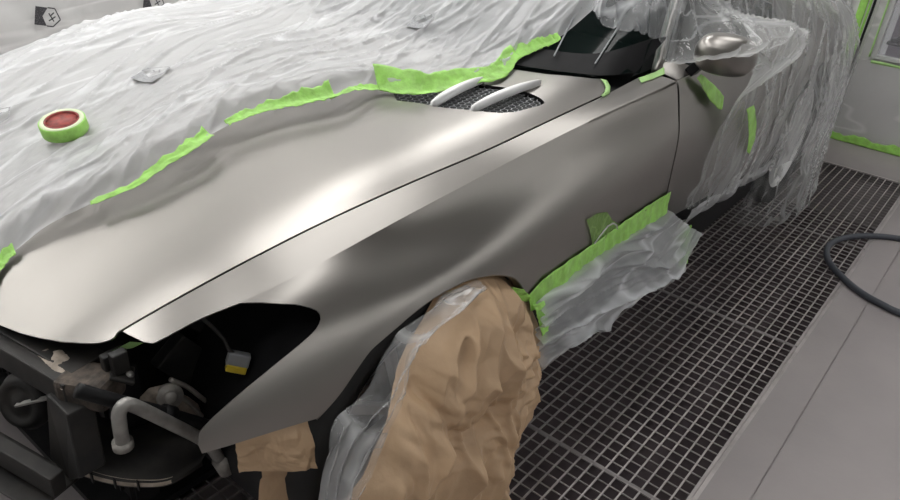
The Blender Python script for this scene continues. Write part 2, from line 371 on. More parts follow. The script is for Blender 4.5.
# window 1
def frame(y0, y1, z0, z1, w, x0, x1):
    m = MB(); m.box((x0, y0, z0), (x1, y0+w, z1)); m.box((x0, y1-w, z0), (x1, y1, z1)); m.box((x0, y0+w, z0), (x1, y1-w, z0+w)); m.box((x0, y0+w, z1-w), (x1, y1-w, z1)); return m
w1 = frame(.272, .753, .517, 1.51, .024, XW-.022, XW+.02).build('window_1', 'frame', kind='structure', smooth=False, bevel=.003)
def clearglass():
    m, nt, p, o = nmat('window_glass'); setp(p, color=(.7,.7,.75), rough=.1)
    tr = nt.nodes.new('ShaderNodeBsdfTransparent'); mx = nt.nodes.new('ShaderNodeMixShader'); mx.inputs[0].default_value = .18
    nt.links.new(tr.outputs[0], mx.inputs[1]); nt.links.new(p.outputs[0], mx.inputs[2]); nt.links.new(mx.outputs[0], o.inputs[0]); return m
M['wglass'] = clearglass()
MB().box((XW+.0, .29, .535), (XW+.006, .735, 1.49)).build('window_pane', 'wglass', w1, smooth=False)
d1 = frame(.955, 1.51, .60, 1.71, .02, XW-.022, XW+.02).build('door_1', 'frame', kind='structure', smooth=False, bevel=.003)
MB().box((XW+.0, .97, .62), (XW+.006, 1.49, 1.69)).build('window_pane', 'wglass', d1, smooth=False)
m = MB(); m.beam((XW+.15, 1.35, .68), (XW+.15, 1.00, 1.05), .03, .03, (1,0,0)); m.beam((XW+.17, .98, .70), (XW+.17, 1.25, 1.05), .03, .03, (1,0,0)); m.beam((XW+.16, 1.5, .72), (XW+.16, 1.0, .90), .02, .03, (1,0,0))
m.build('door_brace', 'black', d1, smooth=False)
m = MB(); pts = spl([(XW+.14, .47, 1.0), (XW+.14, .56, .82), (XW+.14, .60, .70), (XW+.14, .655, .62), (XW+.14, .70, .60)], 16); m.tube(pts, .022); m.box((XW+.11, .58, .585), (XW+.17, .72, .60))
m.build('clamp_arm', 'black', w1)
# wall film sheets
def wall_sheet(name, axis, pos, u0, u1, z0, z1, mat, label, amp=.006, seed=1, n=160, mz=70, **k):
    U = np.linspace(u0, u1, n)[:, None]; Z = np.linspace(z0, z1, mz)[None, :]
    d = amp*(ridge(U*2.2+Z*1.6, Z*1.2-U*.5, seed)+.6*ridge(U*7+Z*5, Z*2-U*1.2, seed+3))
    U2, Z2 = np.broadcast_arrays(U, Z)
    if axis == 'x': A = np.stack([pos-.012-np.abs(d)*0-np.clip(d, -.02, .03)-.012, U2, Z2], -1)
    else: A = np.stack([U2, pos-.02-np.clip(d, -.02, .03)-.012, Z2], -1)
    V, F = grid(A); return mk(name, V, F, mat, None, label=label, cat='masking film', **k)
wl = wall_sheet('wall_film', 'y', YL, .6, 4.9, 0.02, 2.6, 'filmW', 'milky plastic film lining the booth wall behind the bonnet, printed with small arrow marks', seed=5)
def on_left(u, z): return (u, YL-.062, z)
def arrow_mark(parent, cx, cz, s, fn, mat, name='printed_mark', lab='small dark printed arrow mark'):
    m = MB(); q = lambda a, c: fn(cx+a*s, cz+c*s)
    m.add([q(-1,-.72), q(-.05,-.72), q(-.42,0), q(-.05,.72), q(-1,.72), q(-1,0)], [(0,1,2,5), (5,2,3,4)])
    def ln(a, c, w=.05):
        a, c = np.array(a, float), np.array(c, float); d = c-a; nrm = np.array([-d[1], d[0]]); nrm = nrm/np.linalg.norm(nrm)*w
        m.add([q(*(a-nrm)), q(*(c-nrm)), q(*(c+nrm)), q(*(a+nrm))], [(0,1,2,3)])
    for a, c in (((-.05,-.72),(.45,-.72)), ((.45,-.72),(1,-.1)), ((1,-.1),(.5,.72)), ((.5,.72),(-.05,.72)), ((.1,-.3),(.6,.1)), ((.05,.3),(.5,-.3)), ((.2,.1),(.45,.4))): ln(a, c)
    return m.build(name, mat, parent, label=lab, smooth=False)
rot = lambda fn, cu, cv, ang: (lambda u, v: fn(cu+(u-cu)*math.cos(ang)-(v-cv)*math.sin(ang), cv+(u-cu)*math.sin(ang)+(v-cv)*math.cos(ang)))
for (u, z, s) in ((1.652, .563, .062), (2.235, .578, .062), (2.75, .80, .06)):
    arrow_mark(wl, u, z, s, rot(on_left, u, z, -.25), 'ink')
wall_sheet('wall_film', 'x', XW, .03, .815, .045, .50, 'filmW', 'milky plastic film taped over the back wall below the window', seed=9, n=60, mz=40, amp=.004)
wall_sheet('wall_film', 'x', XW, .765, .81, .50, 1.9, 'filmW', 'narrow strip of plastic film between the black cable and the window frame', seed=12, n=8, mz=80, amp=.003)
# tapes on the back wall
def tape_strip(name, L, R, mat, label, group=None, wav=.0015, n=40, seed=0, th=.0006, m=7):
    L = resamp(L, n); R = resamp(R, n); t = np.linspace(0, 1, m)[None, :, None]
    A = L[:, None]*(1-t)+R[:, None]*t
    d = wav*(billow(np.linspace(0, n/4, n)[:, None], np.linspace(0, 2, m)[None, :], seed, 2))
    du = np.gradient(A, axis=0); dv = np.gradient(A, axis=1); nn = np.cross(du, dv); nn /= np.linalg.norm(nn, axis=-1, keepdims=True)+1e-9
    cam = np.array([0, -.1, .25])*1.0
    sgn = np.sign((nn*(np.array([0, 0, 1.5])-A)).sum(-1, keepdims=True)); A = A+nn*sgn*d[..., None]
    V, F = grid(A); return mk(name, V, F, mat, None, label=label, cat='masking tape', group=group, solidify=th, offset=1)
xx = XW-.045
tape_strip('masking_tape', [(xx,.905,.45),(xx,.905,1.9)], [(xx,.862,.45),(xx,.862,1.9)], 'tape', 'upright green tape strip on the back wall beside the black cable')
tape_strip('masking_tape', [(xx,.855,.50),(xx,.855,1.9)], [(xx,.842,.50),(xx,.842,1.9)], 'tape', 'thin upright green tape sliver just left of the black cable', m=3)
edge_j = [(xx, y, .052+.010*math.sin(y*31)+.006*math.sin(y*83)) for y in np.linspace(.83, .03, 30)]
tape_strip('masking_tape', edge_j, [(xx, .83, .004), (xx, .03, .004)], 'tape', 'long green tape strip along the foot of the back wall', n=60)
tape_strip('masking_tape', [(xx-.012,.745,.515),(xx-.012,.3,.512)], [(xx-.012,.742,.497),(xx-.012,.3,.500)], 'tapelight', 'thin pale green tape strip under the window frame', m=3)
tape_strip('masking_tape', [(xx-.012,.765,.53),(xx-.012,.765,1.5)], [(xx-.012,.755,.53),(xx-.012,.755,1.5)], 'tapelight', 'thin green tape line down the left side of the window frame', m=3)
m = MB(); m.tube(spl([(xx-.01,.832,.02),(xx-.012,.833,.3),(xx-.02,.829,.6),(xx-.012,.826,.9),(xx-.012,.82,1.9)], 40), .007)
m.build('black_cable', 'black', None, label='black cable hanging down the back wall beside the green tape', cat='cable')
# ceiling lamps
def lamp(x, y, z, lx, ly, tilt, label, mat='light'):
    r = root('booth_light', label, 'light', (x, y, z), 'booth lights')
    R = Matrix.Rotation(tilt, 3, 'X')
    def T(m): m.v = [tuple(R @ Vector(q)+Vector((x, y, z))) for q in m.v]; return m
    hx, hy = lx/2, ly/2
    m = MB(); m.box((-hx-.04, -hy-.04, 0), (hx+.04, hy+.04, .05)); m.box((-hx-.04, -hy-.04, -.03), (-hx, hy+.04, 0)); m.box((hx, -hy-.04, -.03), (hx+.04, hy+.04, 0)); m.box((-hx, -hy-.04, -.03), (hx, -hy, 0)); m.box((-hx, hy, -.03), (hx, hy+.04, 0))
    T(m).build('housing', 'frame', r, smooth=False)
    for sx in (-hx*.8, hx*.8): MB().tube([(x+sx, y, z+.03), (x+sx, y, ZC)], .008, 8).build('hanger', 'frame', r)
    T(MB().box((-hx, -hy, -.012), (hx, hy, -.002))).build('diffuser', mat, r, smooth=False)
for i, x in enumerate((-.75, .85, 2.45, 4.05)):
    lamp(x, 3.58, 2.60, 1.5, .55, math.radians(40), 'angled booth light above the far wall, '+('nearest the front wall','second from the front wall','third from the front wall','nearest the back wall')[i])
for i, x in enumerate((-.4, 1.6, 3.6)):
    lamp(x, 2.50, 2.88, 1.7, .36, 0, 'flat ceiling light over the car, '+('nearest the front wall','in the middle','nearest the back wall')[i])
for i, x in enumerate((-.4, 1.6, 3.6)):
    lamp(x+.4, -1.40, 2.66, 1.7, .36, math.radians(-35), 'angled booth light above the near wall, '+('nearest the front wall','in the middle','nearest the back wall')[i], 'light_mid')
for i, x in enumerate((-.4, 1.6, 3.6)):  # unseen row added to lighten the wing strip above the crease
    lamp(x-.2, 1.12, 2.88, 1.7, .40, 0, 'dim fill panel added over the grating side of the car, '+('nearest the front wall','in the middle','nearest the back wall')[i], 'light_fill')
# ================================================================ GRATES
names = ('under the front wheel at the bottom edge', 'beside the bonnet, in the middle of the row', 'beside the coiled hose', 'at the far end beside the rear wheel')
bounds = (.46, 1.461, 2.456, 3.461, 4.46)
for i in range(4):
    x0, x1 = bounds[i]+.003, bounds[i+1]-.003; y0, y1 = PY0+.006, PY0+1.0
    m = MB(); k = 27
    for j in range(k+1):
        y = y0+(y1-y0)*j/k; w = .0028 if j else .006
        m.box((x0, y-w*.8, -.006), (x1, y+w*.8, -.0005))
    m.build('floor_grate', 'steel', None, label='square-mesh steel floor grate '+names[i], cat='floor grate', group='floor grates', smooth=False)
    g = bpy.context.scene.collection.objects[-1]
    m = MB(); nx = 25
    for j in range(nx+1):
        x = x0+(x1-x0)*j/nx; w = .0015 if 0 < j < nx else .004
        m.box((x-w, y0, -.005), (x+w, y1, -.0012 if 0 < j < nx else -.0008))
    m.build('cross_bars', 'steeldark', g, smooth=False)
# ================================================================ HOSE
m = MB(); m.tube(spl([(3.75,-.9,.014),(3.74,-.3,.014),(3.70,.08,.014),(3.66,.21,.014),(3.575,.315,.014),(3.47,.385,.014),(3.37,.412,.014),(3.27,.405,.014),(3.17,.365,.014),(3.08,.29,.014),(3.01,.205,.014),(2.975,.12,.014),(2.96,.03,.014),(2.99,-.25,.014),(3.2,-.8,.014)], 120), .0135, 14)
m.build('air_hose', 'hose', None, label='dark grey rubber air hose looping over the grate edge on the concrete floor', cat='hose')

# ================================================================ CAR
car = root('sports_car', 'satin grey sports car with bumper removed, half masked in plastic film and paper', 'car', (2.3, YC, 0))
SC = (1, .30)
def Pf(x, w): return P(x, w)
WC = (.97, .335)  # front wheel
# wing outline in (x,w) : top gap, door gap, bottom line, arch, lower lamp edge, lamp corner, top lamp edge
top = [(x, -.985) for x in np.linspace(.492, 2.0, 30)]
cap = [(2.06, -.80), (2.075, -.30)]
doorl = [(2.078, 0), (2.078, .24), (2.085, .58), (2.075, .785), (2.08, .90), (2.085, .97)]
bottom = [(1.9, .965), (1.65, .975), (1.45, .975), (1.30, .975)]
arch = [(1.297, .95), (1.272, .885), (1.235, .815), (1.20, .775), (1.16, .74), (1.08, .69), (1.01, .67), (.96, .665), (.91, .670), (.875, .683), (.84, .695), (.805, .715), (.768, .775), (.735, .84), (.708, .885), (.685, .92)]
front = [(.63, .89), (.58, .865), (.53, .84), (.485, .81), (.483, .73), (.49, .65)]
lamp_e = [(.52, .595), (.553, .555), (.59, .52), (.64, .482), (.69, .45), (.71, .435), (.73, .415), (.744, .385), (.75, .35), (.748, .305), (.74, .265), (.725, .205), (.705, .145), (.68, .06), (.655, -.01), (.622, -.055), (.59, -.085), (.56, -.06), (.53, -.02), (.512, -.03), (.503, -.25), (.494, -.8)]
wing_out = top+cap+doorl+bottom+arch+front+lamp_e
A, F, uv = patch(wing_out, Pf, .0125, SC, crease=[(.70, 0), (2.0, 0)])
wing = mk('front_wing', A, F, 'paint', car, label='bare satin grey front wing with empty headlight opening')
def sharp_crease(o, uv, x0, x1):
    me = o.data; fl = np.abs(uv[:, 1]) < 1e-4
    at = me.attributes.get('sharp_edge') or me.attributes.new('sharp_edge', 'BOOLEAN', 'EDGE')
    for e in me.edges:
        a, b = e.vertices
        if fl[a] and fl[b] and x0 < uv[a, 0] < x1: at.data[e.index].value = True
sharp_crease(wing, uv, .6, 1.65)
def thick(o, t=.004):
    s = o.modifiers.new('s', 'SOLIDIFY'); s.thickness = t; s.offset = -1
    me = o.data; cnt = {}
    for p in me.polygons:
        for k in p.edge_keys: cnt[k] = cnt.get(k, 0)+1
    at = me.attributes.get('sharp_edge') or me.attributes.new('sharp_edge', 'BOOLEAN', 'EDGE')
    for e in me.edges:
        if cnt.get(tuple(sorted(e.vertices)), 0) == 1: at.data[e.index].value = True
    # make sure the thickness goes inwards (away from the viewer's side)
    n = sum((p.normal*p.area for p in o.data.polygons), Vector())
    if n.z-n.y < 0: s.offset = 1
thick(wing)
# arch lip: a narrow return flange running round the wheel opening
ar = spl([(x, w, 0) for x, w in arch], 60)
Ap = P(ar[:, 0], ar[:, 1]); rows = [Ap, Ap+np.array([0, .004, -.006]), Ap+np.array([0, .02, -.007]), Ap+np.array([0, .035, -.004])]
V, F = grid(np.stack(rows, 1)); mk('arch_lip', V, F, 'paint', car, solidify=.002)
# arch liner
t = np.linspace(math.radians(-5), math.radians(185), 40)
L = np.stack([np.stack([WC[0]+.375*np.cos(t), np.full_like(t, y), WC[1]+.36*np.sin(t)], -1) for y in (.87, .95, 1.15)], 1)
V, F = grid(L); mk('arch_liner', V, F, 'black', car)
# bonnet
def bon(x, y): return np.stack([x, y, G(x, y)], -1)
gapx = np.linspace(.486, 1.80, 40); gx = np.interp(1, [0, 1], [0, 1])
side = [(x, float(P(x, -1)[0, 1])+.004) for x in gapx]
side[-1] = (1.80, .889)
cor = [(1.86, .905), (1.885, .93), (1.893, .945)]
def cowl(y): return np.interp(y, [.945, 1.0, 1.07, 1.16, 1.7, 2.3], [1.885, 1.84, 1.79, 1.755, 1.70, 1.76])
rear = [(float(cowl(y)), y) for y in np.linspace(.96, 2.2, 26)]
farside = [(x, 2.30-.25*max(0, .9-x)) for x in np.linspace(1.7, .5, 12)]
nose = [(.44, 2.15), (.40, 2.0), (.37, 1.8), (.362, 1.6), (.3645, 1.45), (.3727, 1.356), (.385, 1.295), (.3994, 1.245), (.416, 1.20), (.435, 1.162), (.45, 1.136), (.4625, 1.121), (.474, 1.113)]
vent = [(1.36, 1.245), (1.386, 1.19), (1.41, 1.12), (1.443, 1.067), (1.463, 1.03), (1.485, 1.002), (1.52, .98), (1.569, .9675), (1.60, .959), (1.628, .9585), (1.640, .985), (1.642, 1.03), (1.625, 1.09), (1.60, 1.15), (1.58, 1.22), (1.55, 1.30), (1.47, 1.32), (1.40, 1.30)]
A, F, uv = patch(side+cor+rear+farside+nose, bon, .0125, holes=[vent])
hood = mk('bonnet', A, F, 'paint', car, label='long satin grey bonnet with side air vent'); thick(hood)
# vent: sunk mesh, two blades
vr = resamp(np.array(vent+vent[:1]), 60)
V0 = np.stack([vr[:, 0], vr[:, 1], G(vr[:, 0], vr[:, 1])], -1)
V, F = grid(np.stack([V0, V0+np.array([0, .002, -.016])], 1)); mk('vent_rim', V, F, 'black', car)
A, F, _ = patch(vent, lambda x, y: np.stack([x, y, G(x, y)-.014], -1), .03)
vg = mk('vent_grille', A, F, 'mesh', car, label='black honeycomb vent grille')
m = MB()
def insv(x, y): return inside((x, y), vent)
s_ = .0175; rr = s_/math.sqrt(3)
for i in range(-2, 24):
    for j in range(-2, 26):
        cx, cy = 1.34+i*s_*1.0+(j%2)*s_/2, .95+j*s_*.866
        hexv = [(cx+rr*math.cos(math.radians(60*k+30)), cy+rr*math.sin(math.radians(60*k+30))) for k in range(6)]
        for k in range(3):
            a, c = hexv[k], hexv[(k+1)%6]
            if insv(*a) and insv(*c) and insv(cx, cy):
                za, zc_ = float(G(a[0], a[1]))-.008, float(G(c[0], c[1]))-.008
                m.beam((a[0], a[1], za), (c[0], c[1], zc_),   .0019, .004)
m.build('honeycomb_wire', 'meshline', vg, smooth=False)
def blade(p, q, lab):
    p, q = np.array(p), np.array(q); n = 24; t = np.linspace(0, 1, n); c = p+(q-p)*t[:, None]
    d = (q-p)[:2]; d = d/np.linalg.norm(d); nn = np.array([-d[1], d[0]])
    w = .015*np.clip(np.sin(np.pi*np.clip(t*.92+.06, 0, 1))**.55, .08, 1)*(1-.35*t)
    z = c[:, 2]+.012*np.sin(np.pi*t)**.7
    prof = [(-1, -.014), (-1, 0), (-.5, .005), (.3, .006), (1, .001), (1, -.014)]
    A = np.stack([np.stack([c[:, 0]+nn[0]*w*a, c[:, 1]+nn[1]*w*a, z+h], -1) for a, h in prof], 1)
    V, F = grid(A); F = list(F)+[tuple(range(6)), tuple(range((n-1)*6, n*6))]
    mk('vent_blade', V, F, 'silver', car, label=lab)
BL = [((432,105),(478,84)), ((473,109),(537,86))]
blade((1.40, 1.158, .893), (1.62, 1.158, .916), 'silver vent blade nearer the tape edge')
blade((1.45, 1.065, .895), (1.715, 1.034, .920), 'silver vent blade nearer the wing')
# far wing: low shell that carries the film
X, Y = np.meshgrid(np.linspace(.5, 2.1, 40), np.linspace(0, 1, 20), indexing='ij')
yy = 2.31+.29*Y; zz = G(X, yy)-.012-.25*Y**4
yy = np.where(X < .9, yy-.25*(.9-X)/.4, yy)
V, F = grid(np.stack([X, yy, zz], -1)); mk('far_wing', V, F, 'paint', car)
# scuttle + windscreen
yv = np.linspace(.90, 2.3, 40)
cw = np.array([(float(cowl(max(y, .945))), y, float(G(cowl(max(y, .945)), y))-.012) for y in yv]); sb = np.array([(float(XB(y))+.10, y, float(W(XB(y)+.10, y))-.02) for y in yv])
V, F = grid(np.stack([cw+np.array([-.03, 0, -.004]), cw*.5+sb*.5+np.array([0, 0, -.03]), sb], 1)); mk('scuttle_panel', V, F, 'black', car)
yl = lambda x: np.clip(.862+.33*(np.asarray(x)-2.08), .86, 1.12)
ws_out = [(float(XB(y))+.012, y) for y in np.linspace(.885, 2.3, 40)]+[(2.75, 2.15), (2.76, 1.7), (2.73, 1.12)]+[(x, float(yl(x))+.03) for x in (2.6, 2.45, 2.3, 2.2)]
A, F, _ = patch(ws_out, lambda x, y: np.stack([x, y, W(x, y)], -1), .05)
scr = mk('windscreen', A, F, 'glass', car, label='dark tinted windscreen')
# black ceramic border of the glass, at its lower edge
yv = np.linspace(.89, 2.3, 50); lo = np.array([(float(XB(y))+.014, y, 0) for y in yv]); hi = np.array([(float(XB(y))+.10+.10*math.exp(-((y-.89)/.07)**2), y, 0) for y in yv])
B_ = np.stack([lo, hi], 1); B_[..., 2] = W(B_[..., 0], B_[..., 1])+.002
V, F = grid(B_); mk('glass_border', V, F, 'black', scr)
# two thin grey bars standing in for reflected lines on the glass
def reflection_line(p, q):
    p, q = [Vector((a, b_, float(W(a, b_))+.012)) for a, b_ in (p, q)]
    MB().beam(p, q, .004, .004).build('wiper_reflection', 'connector', car, smooth=False)
reflection_line((1.855, 1.085), (2.03, 1.135)); reflection_line((1.905, .975), (2.06, 1.0))
# black boxes for dash and cabin floor, added to darken the glass
m = MB(); m.box((2.02, .95, .80), (2.5, 2.3, .88)); m.box((2.5, .95, .35), (3.2, 2.35, .42)); m.box((3.15, .95, .35), (3.22, 2.35, 1.1)); m.build('dark_interior_box', 'black', car, smooth=False)
# A-pillar
m = MB(); pp = [(2.10, .868, .915), (2.3, .945, 1.005), (2.55, 1.03, 1.115), (2.78, 1.10, 1.205)]
m.tube(spl(pp, 20), .017, 12); m.build('screen_pillar', 'paint', car)
m = MB(); m.tube(spl([(a+.03, b_-.022, c_-.012) for a, b_, c_ in pp], 20), .010, 8); m.build('pillar_seal', 'black', car)
# doors / rear
A, F, uv = patch([(2.086, .0), (2.093, .58), (2.083, .785), (2.088, .90), (2.10, 1.0), (3.1, 1.0), (3.16, .6), (3.10, 0)], Pf, .03, SC)
dr = mk('door', A, F, 'paint', car, label='grey door, mostly under film'); thick(dr)
A, F, uv = patch([(2.12, -.03), (3.08, -.03), (3.05, -.95), (2.75, -.97), (2.4, -.93)], lambda x, w: P(x, w)+np.array([0, .01, -.004]), .03, SC)
mk('side_window', A, F, 'glass', dr, label='dark side window glass')
# top front corner of the door under the film
A, F, uv = patch([(2.09, -.02), (2.09, -.6), (2.14, -.75), (2.22, -.03)], lambda x, w: P(x, w)+np.array([0, .002, 0]), .02, SC); thick(mk('mirror_foot', A, F, 'paint', dr))
warch = []
rw = (3.66, .335)
for a in np.linspace(0, 180, 21):
    x = rw[0]-.385*math.cos(math.radians(a)); z = rw[1]+.385*math.sin(math.radians(a))
    ws = np.linspace(.2, 1, 200); zz = P(np.full(200, x), ws)[:, 2]; w = float(ws[np.argmin(np.abs(zz-z))]); warch.append((x, w))
A, F, uv = patch([(3.11, 0), (3.17, .6), (3.11, 1.0)]+warch+[(4.1, 1.0), (4.54, 1.0), (4.54, -.97), (3.9, -.97), (3.4, -.97), (3.11, -.97), (3.11, -.5)], Pf, .03, SC)
rq = mk('rear_quarter', A, F, 'paint', car, label='wide rear quarter panel, under film'); thick(rq)
t = np.linspace(math.radians(-5), math.radians(185), 40)
L = np.stack([np.stack([rw[0]+.39*np.cos(t), np.full_like(t, y), rw[1]+.375*np.sin(t)], -1) for y in (.76, .9, 1.15)], 1); V, F = grid(L); mk('arch_liner', V, F, 'black', car)
# roof, boot and tail closing the body
Xr = np.linspace(2.72, 4.54, 40)[:, None]; Tt = np.linspace(0, 1, 20)[None, :]
E0 = P(Xr[:, 0], np.full(40, -1.0)); yR = E0[:, 1:2]+(2*YC-2*E0[:, 1:2])*Tt; zR = E0[:, 2:3]+.05*np.sin(np.pi*Tt)+0*Xr
V, F = grid(np.stack([Xr+0*Tt, yR, zR], -1)); mk('roof', V, F, 'paint', car)
wv = np.linspace(-1, 1, 20); E1 = P(np.full(20, 4.53), wv)
Tl = np.stack([E1*(1-t_)+np.array([0, 2*YC, 0])*t_+E1*np.array([1, -1, 1])*t_+np.array([.12*math.sin(math.pi*t_)-.0, 0, 0])-0*E1*t_ for t_ in np.linspace(0, 1, 16)], 1)
Tl = np.stack([np.stack([E1[:, 0]+.12*math.sin(math.pi*t_), E1[:, 1]*(1-t_)+(2*YC-E1[:, 1])*t_, E1[:, 2]], -1) for t_ in np.linspace(0, 1, 16)], 1)
V, F = grid(Tl); mk('rear_bumper', V, F, 'paint', car)
# sill and underbody
m = MB(); m.box((1.33, .79, .17), (3.25, .86, .52)); m.build('sill', 'black', car, smooth=False)
m = MB(); m.box((1.35, .86, .16), (4.4, 2.5, .24)); m.box((4.05, .95, .2), (4.5, 2.5, .5)); m.build('underbody', 'black', car, smooth=False)
# bright metal feet under the door seen below the film
# mirror
def blob(c, r, n=20, fn=None):
    V = []; F = []
    for i in range(n+1):
        th = math.pi*i/n
        for j in range(2*n):
            ph = math.pi*j/n; sx = lambda v: math.copysign(abs(v)**.75, v)
            q = np.array([sx(math.sin(th)*math.cos(ph)), sx(math.sin(th)*math.sin(ph)), sx(math.cos(th))])
            V.append(np.array(c)+q*np.array(r))
    for i in range(n):
        for j in range(2*n): F.append((i*2*n+j, i*2*n+(j+1)%(2*n), (i+1)*2*n+(j+1)%(2*n), (i+1)*2*n+j))
    return V, F
V, F = blob((2.17, .70, .995), (.062, .088, .058)); R_ = Matrix.Rotation(math.radians(12), 3, 'Z')
V = [R_ @ (Vector(v)-Vector((2.17, .70, .995)))+Vector((2.17, .70, .995)) for v in V]
mi = mk('door_mirror', V, F, 'paint', car, label='rounded grey door mirror under film')
MB().beam((2.19, .80, .915), (2.19, .76, .97), .05, .03).build('mirror_stalk', 'black', mi, smooth=False, bevel=.005)
# wheels
def wheel(cx, cy, name, lab):
    m = MB(); R = .338; m.lathe([(.245, -.10), (.30, -.115), (R-.012, -.105), (R, -.08), (R, .08), (R-.012, .105), (.30, .115), (.245, .10)], (cx, cy+.115, R), (0, 1, 0), 64, closed=True)
    w = m.build(name, 'rubber', car, label=lab)
    m = MB(); m.lathe([(.250, -.105), (.240, -.10), (.225, -.06), (.225, .1), (.245, .1)], (cx, cy+.115, R), (0, 1, 0), 64)
    m.lathe([(.0, -.075), (.05, -.08), (.06, -.05), (.0, -.05)], (cx, cy+.115, R), (0, 1, 0), 32)
    m.build('rim', 'silver', w)
    for k in range(10):
        a = 2*math.pi*k/10; m = MB(); m.beam((cx+.04*math.cos(a), cy+.045, R+.04*math.sin(a)), (cx+.238*math.cos(a), cy+.03, R+.238*math.sin(a)), .02, .022, (0, 1, 0)); m.build('spoke', 'silver', w, smooth=False)
    m = MB(); m.lathe([(.0, .0), (.17, .0), (.17, .02), (.0, .02)], (cx, cy+.10, R), (0, 1, 0), 40); m.build('brake_disc', 'alu', w)
wheel(.97, .79, 'front_wheel', 'front wheel wrapped behind the brown paper')
wheel(3.66, .76, 'rear_wheel', 'silver spoked rear wheel seen through film')

# ---------------------------------------------------------------- front end with the bumper off
m = MB()
p0, p1 = Vector((.285, 2.35, .545)), Vector((.3815, 1.135, .585))
def bm_(p, q, dx, h, top=0): m.beam(p, q, dx, h)
m.beam(Vector((.235, 2.35, .535)), Vector((.405, 1.13, .5705)), .055, .055)
beam = m.build('crash_beam', 'blackdirty', car, smooth=False, bevel=.004, label='dusty black crash beam')
m = MB(); m.beam((.27, 2.35, .565), (.44, 1.15, .598), .075, .008); m.build('beam_top_plate', 'blackdirty', beam, smooth=False, bevel=.002)
m = MB(); m.beam((.40, 1.17, .57), (.445, 1.08, .575), .075, .06); m.build('crush_box', 'rust', beam, smooth=False, bevel=.012, label='brown dusty end box')
X, Y = np.meshgrid(np.linspace(.375, .445, 30), np.linspace(1.13, 1.30, 50), indexing='ij')
zz = .596+.004+ .010*billow(X*45, Y*45, 3, 3)*np.clip(1-((X-.41)/.035)**2, 0, 1)*np.clip(1-((Y-1.21)/.09)**2, 0, 1)-.004*(1-np.clip(1-((Y-1.21)/.085)**2-((X-.41)/.034)**2, 0, 1))*3
m = MB(); V, F = grid(np.stack([X, Y, zz-(Y-1.15)*.02], -1)); m.add(V, F)
m.build('dirt_cake', 'cast', beam, label='dried brown dirt')
# upright radiator post and lower rail
m = MB(); m.prism([(.362, 1.175, .56), (.362, 1.095, .56), (.345, 1.06, .44), (.350, 1.13, .38), (.345, 1.19, .40)], (.05, 0, 0)); m.build('radiator_post', 'blackdirty', car, smooth=False, bevel=.004)
m = MB(); m.beam((.20, 1.62, .44), (.325, 1.11, .405), .03, .05); m.beam((.2, 1.62, .40), (.325, 1.13, .36), .10, .006)
m.build('lower_rail', 'blackdirty', car, smooth=False, bevel=.003)
# horn
hr = Vector((.36, 1.29, .475)); ax = (-.9, -.35, .3)
m = MB(); m.lathe([(0, .02), (.012, .022), (.02, .014), (.034, .014), (.038, .02), (.05, .018), (.056, .006), (.060, 0), (.056, -.02), (.02, -.035), (0, -.035)], hr, ax, 40)
hn = m.build('horn', 'blackdirty', car, label='round black horn')
m = MB(); m.beam(hr+Vector((-.02, -.01, .008)), hr+Vector((.05, -.10, .05)), .012, .004); m.build('horn_bracket', 'pipe', hn, smooth=False)
# radiator core and rear wall: dark masses added to keep the bay dark
m = MB(); m.box((.47, 1.14, .2), (.52, 2.3, .56)); 
for k in range(26): m.box((.462, 1.15+k*.044, .21), (.47, 1.155+k*.044, .55))
m.build('radiator', 'black', car, smooth=False)
m = MB(); m.box((.86, .93, .16), (.88, 2.4, .60)); m.box((.50, 1.30, .16), (.9, 2.4, .2)); m.build('bay_dark_fill', 'black', car, smooth=False)
m = MB(); m.box((.42, 1.15, .14), (.9, 2.3, .16)); m.build('undertray', 'black', car, smooth=False)
# air guide lip: curved strip
c1 = spl([(.352, 1.10, .432), (.39, 1.06, .405), (.43, 1.03, .385), (.48, 1.0, .375), (.55, 1.0, .372)], 30)
V, F = grid(np.stack([c1+np.array([0, 0, -.012]), c1, c1+np.array([.02, .012, .002]), c1+np.array([.05, .07, .03]), c1+np.array([.07, .13, .02])], 1))
ag = mk('air_guide', V, F, 'blackdirty', car, solidify=.003, label='curved black air guide with worn brown edge')
c2 = c1[:22]+np.array([-.001, -.001, -.004]); V, F = grid(np.stack([c2+np.array([0, 0, -.006]), c2+np.array([-.001, -.001, .004]), c2+np.array([.006, .004, .006])], 1)); mk('worn_edge', V, F, 'cast', ag)
for k in (4, 9, 14): q = c1[k]; MB().box((q[0]-.004, q[1]-.006, q[2]-.016), (q[0]-.001, q[1]+.001, q[2]+.008)).build('guide_clip', 'black', ag, smooth=False)
# grey pipe with elbow
pp = [(.425, 1.05, .455), (.424, 1.045, .50), (.432, 1.04, .535), (.452, 1.03, .545), (.478, 1.02, .530), (.52, 1.01, .478), (.56, 1.0, .425), (.595, 1.0, .345)]
pp = [(.407, 1.0, .525), (.408, 1.0, .562), (.411, 1.0, .592), (.422, 1.0, .603), (.438, 1.0, .592), (.50, 1.0, .507), (.563, 1.0, .416), (.592, 1.0, .345)]
m = MB(); m.tube(spl(pp, 60), .0125, 16); pe = m.build('coolant_pipe', 'pipe', car, label='bare grey metal pipe with a tight elbow')
m = MB(); m.tube([(.588, .997, .352), (.600, .99, .318)], [.018, .020], 16); m.tube([(.598, 1.01, .330), (.625, .975, .345)], .012, 12); m.build('pipe_union', 'alu', pe)
m = MB(); m.tube([(.407, 1.0, .515), (.407, 1.0, .530)], .018, 16); m.build('pipe_flange', 'alu', pe)
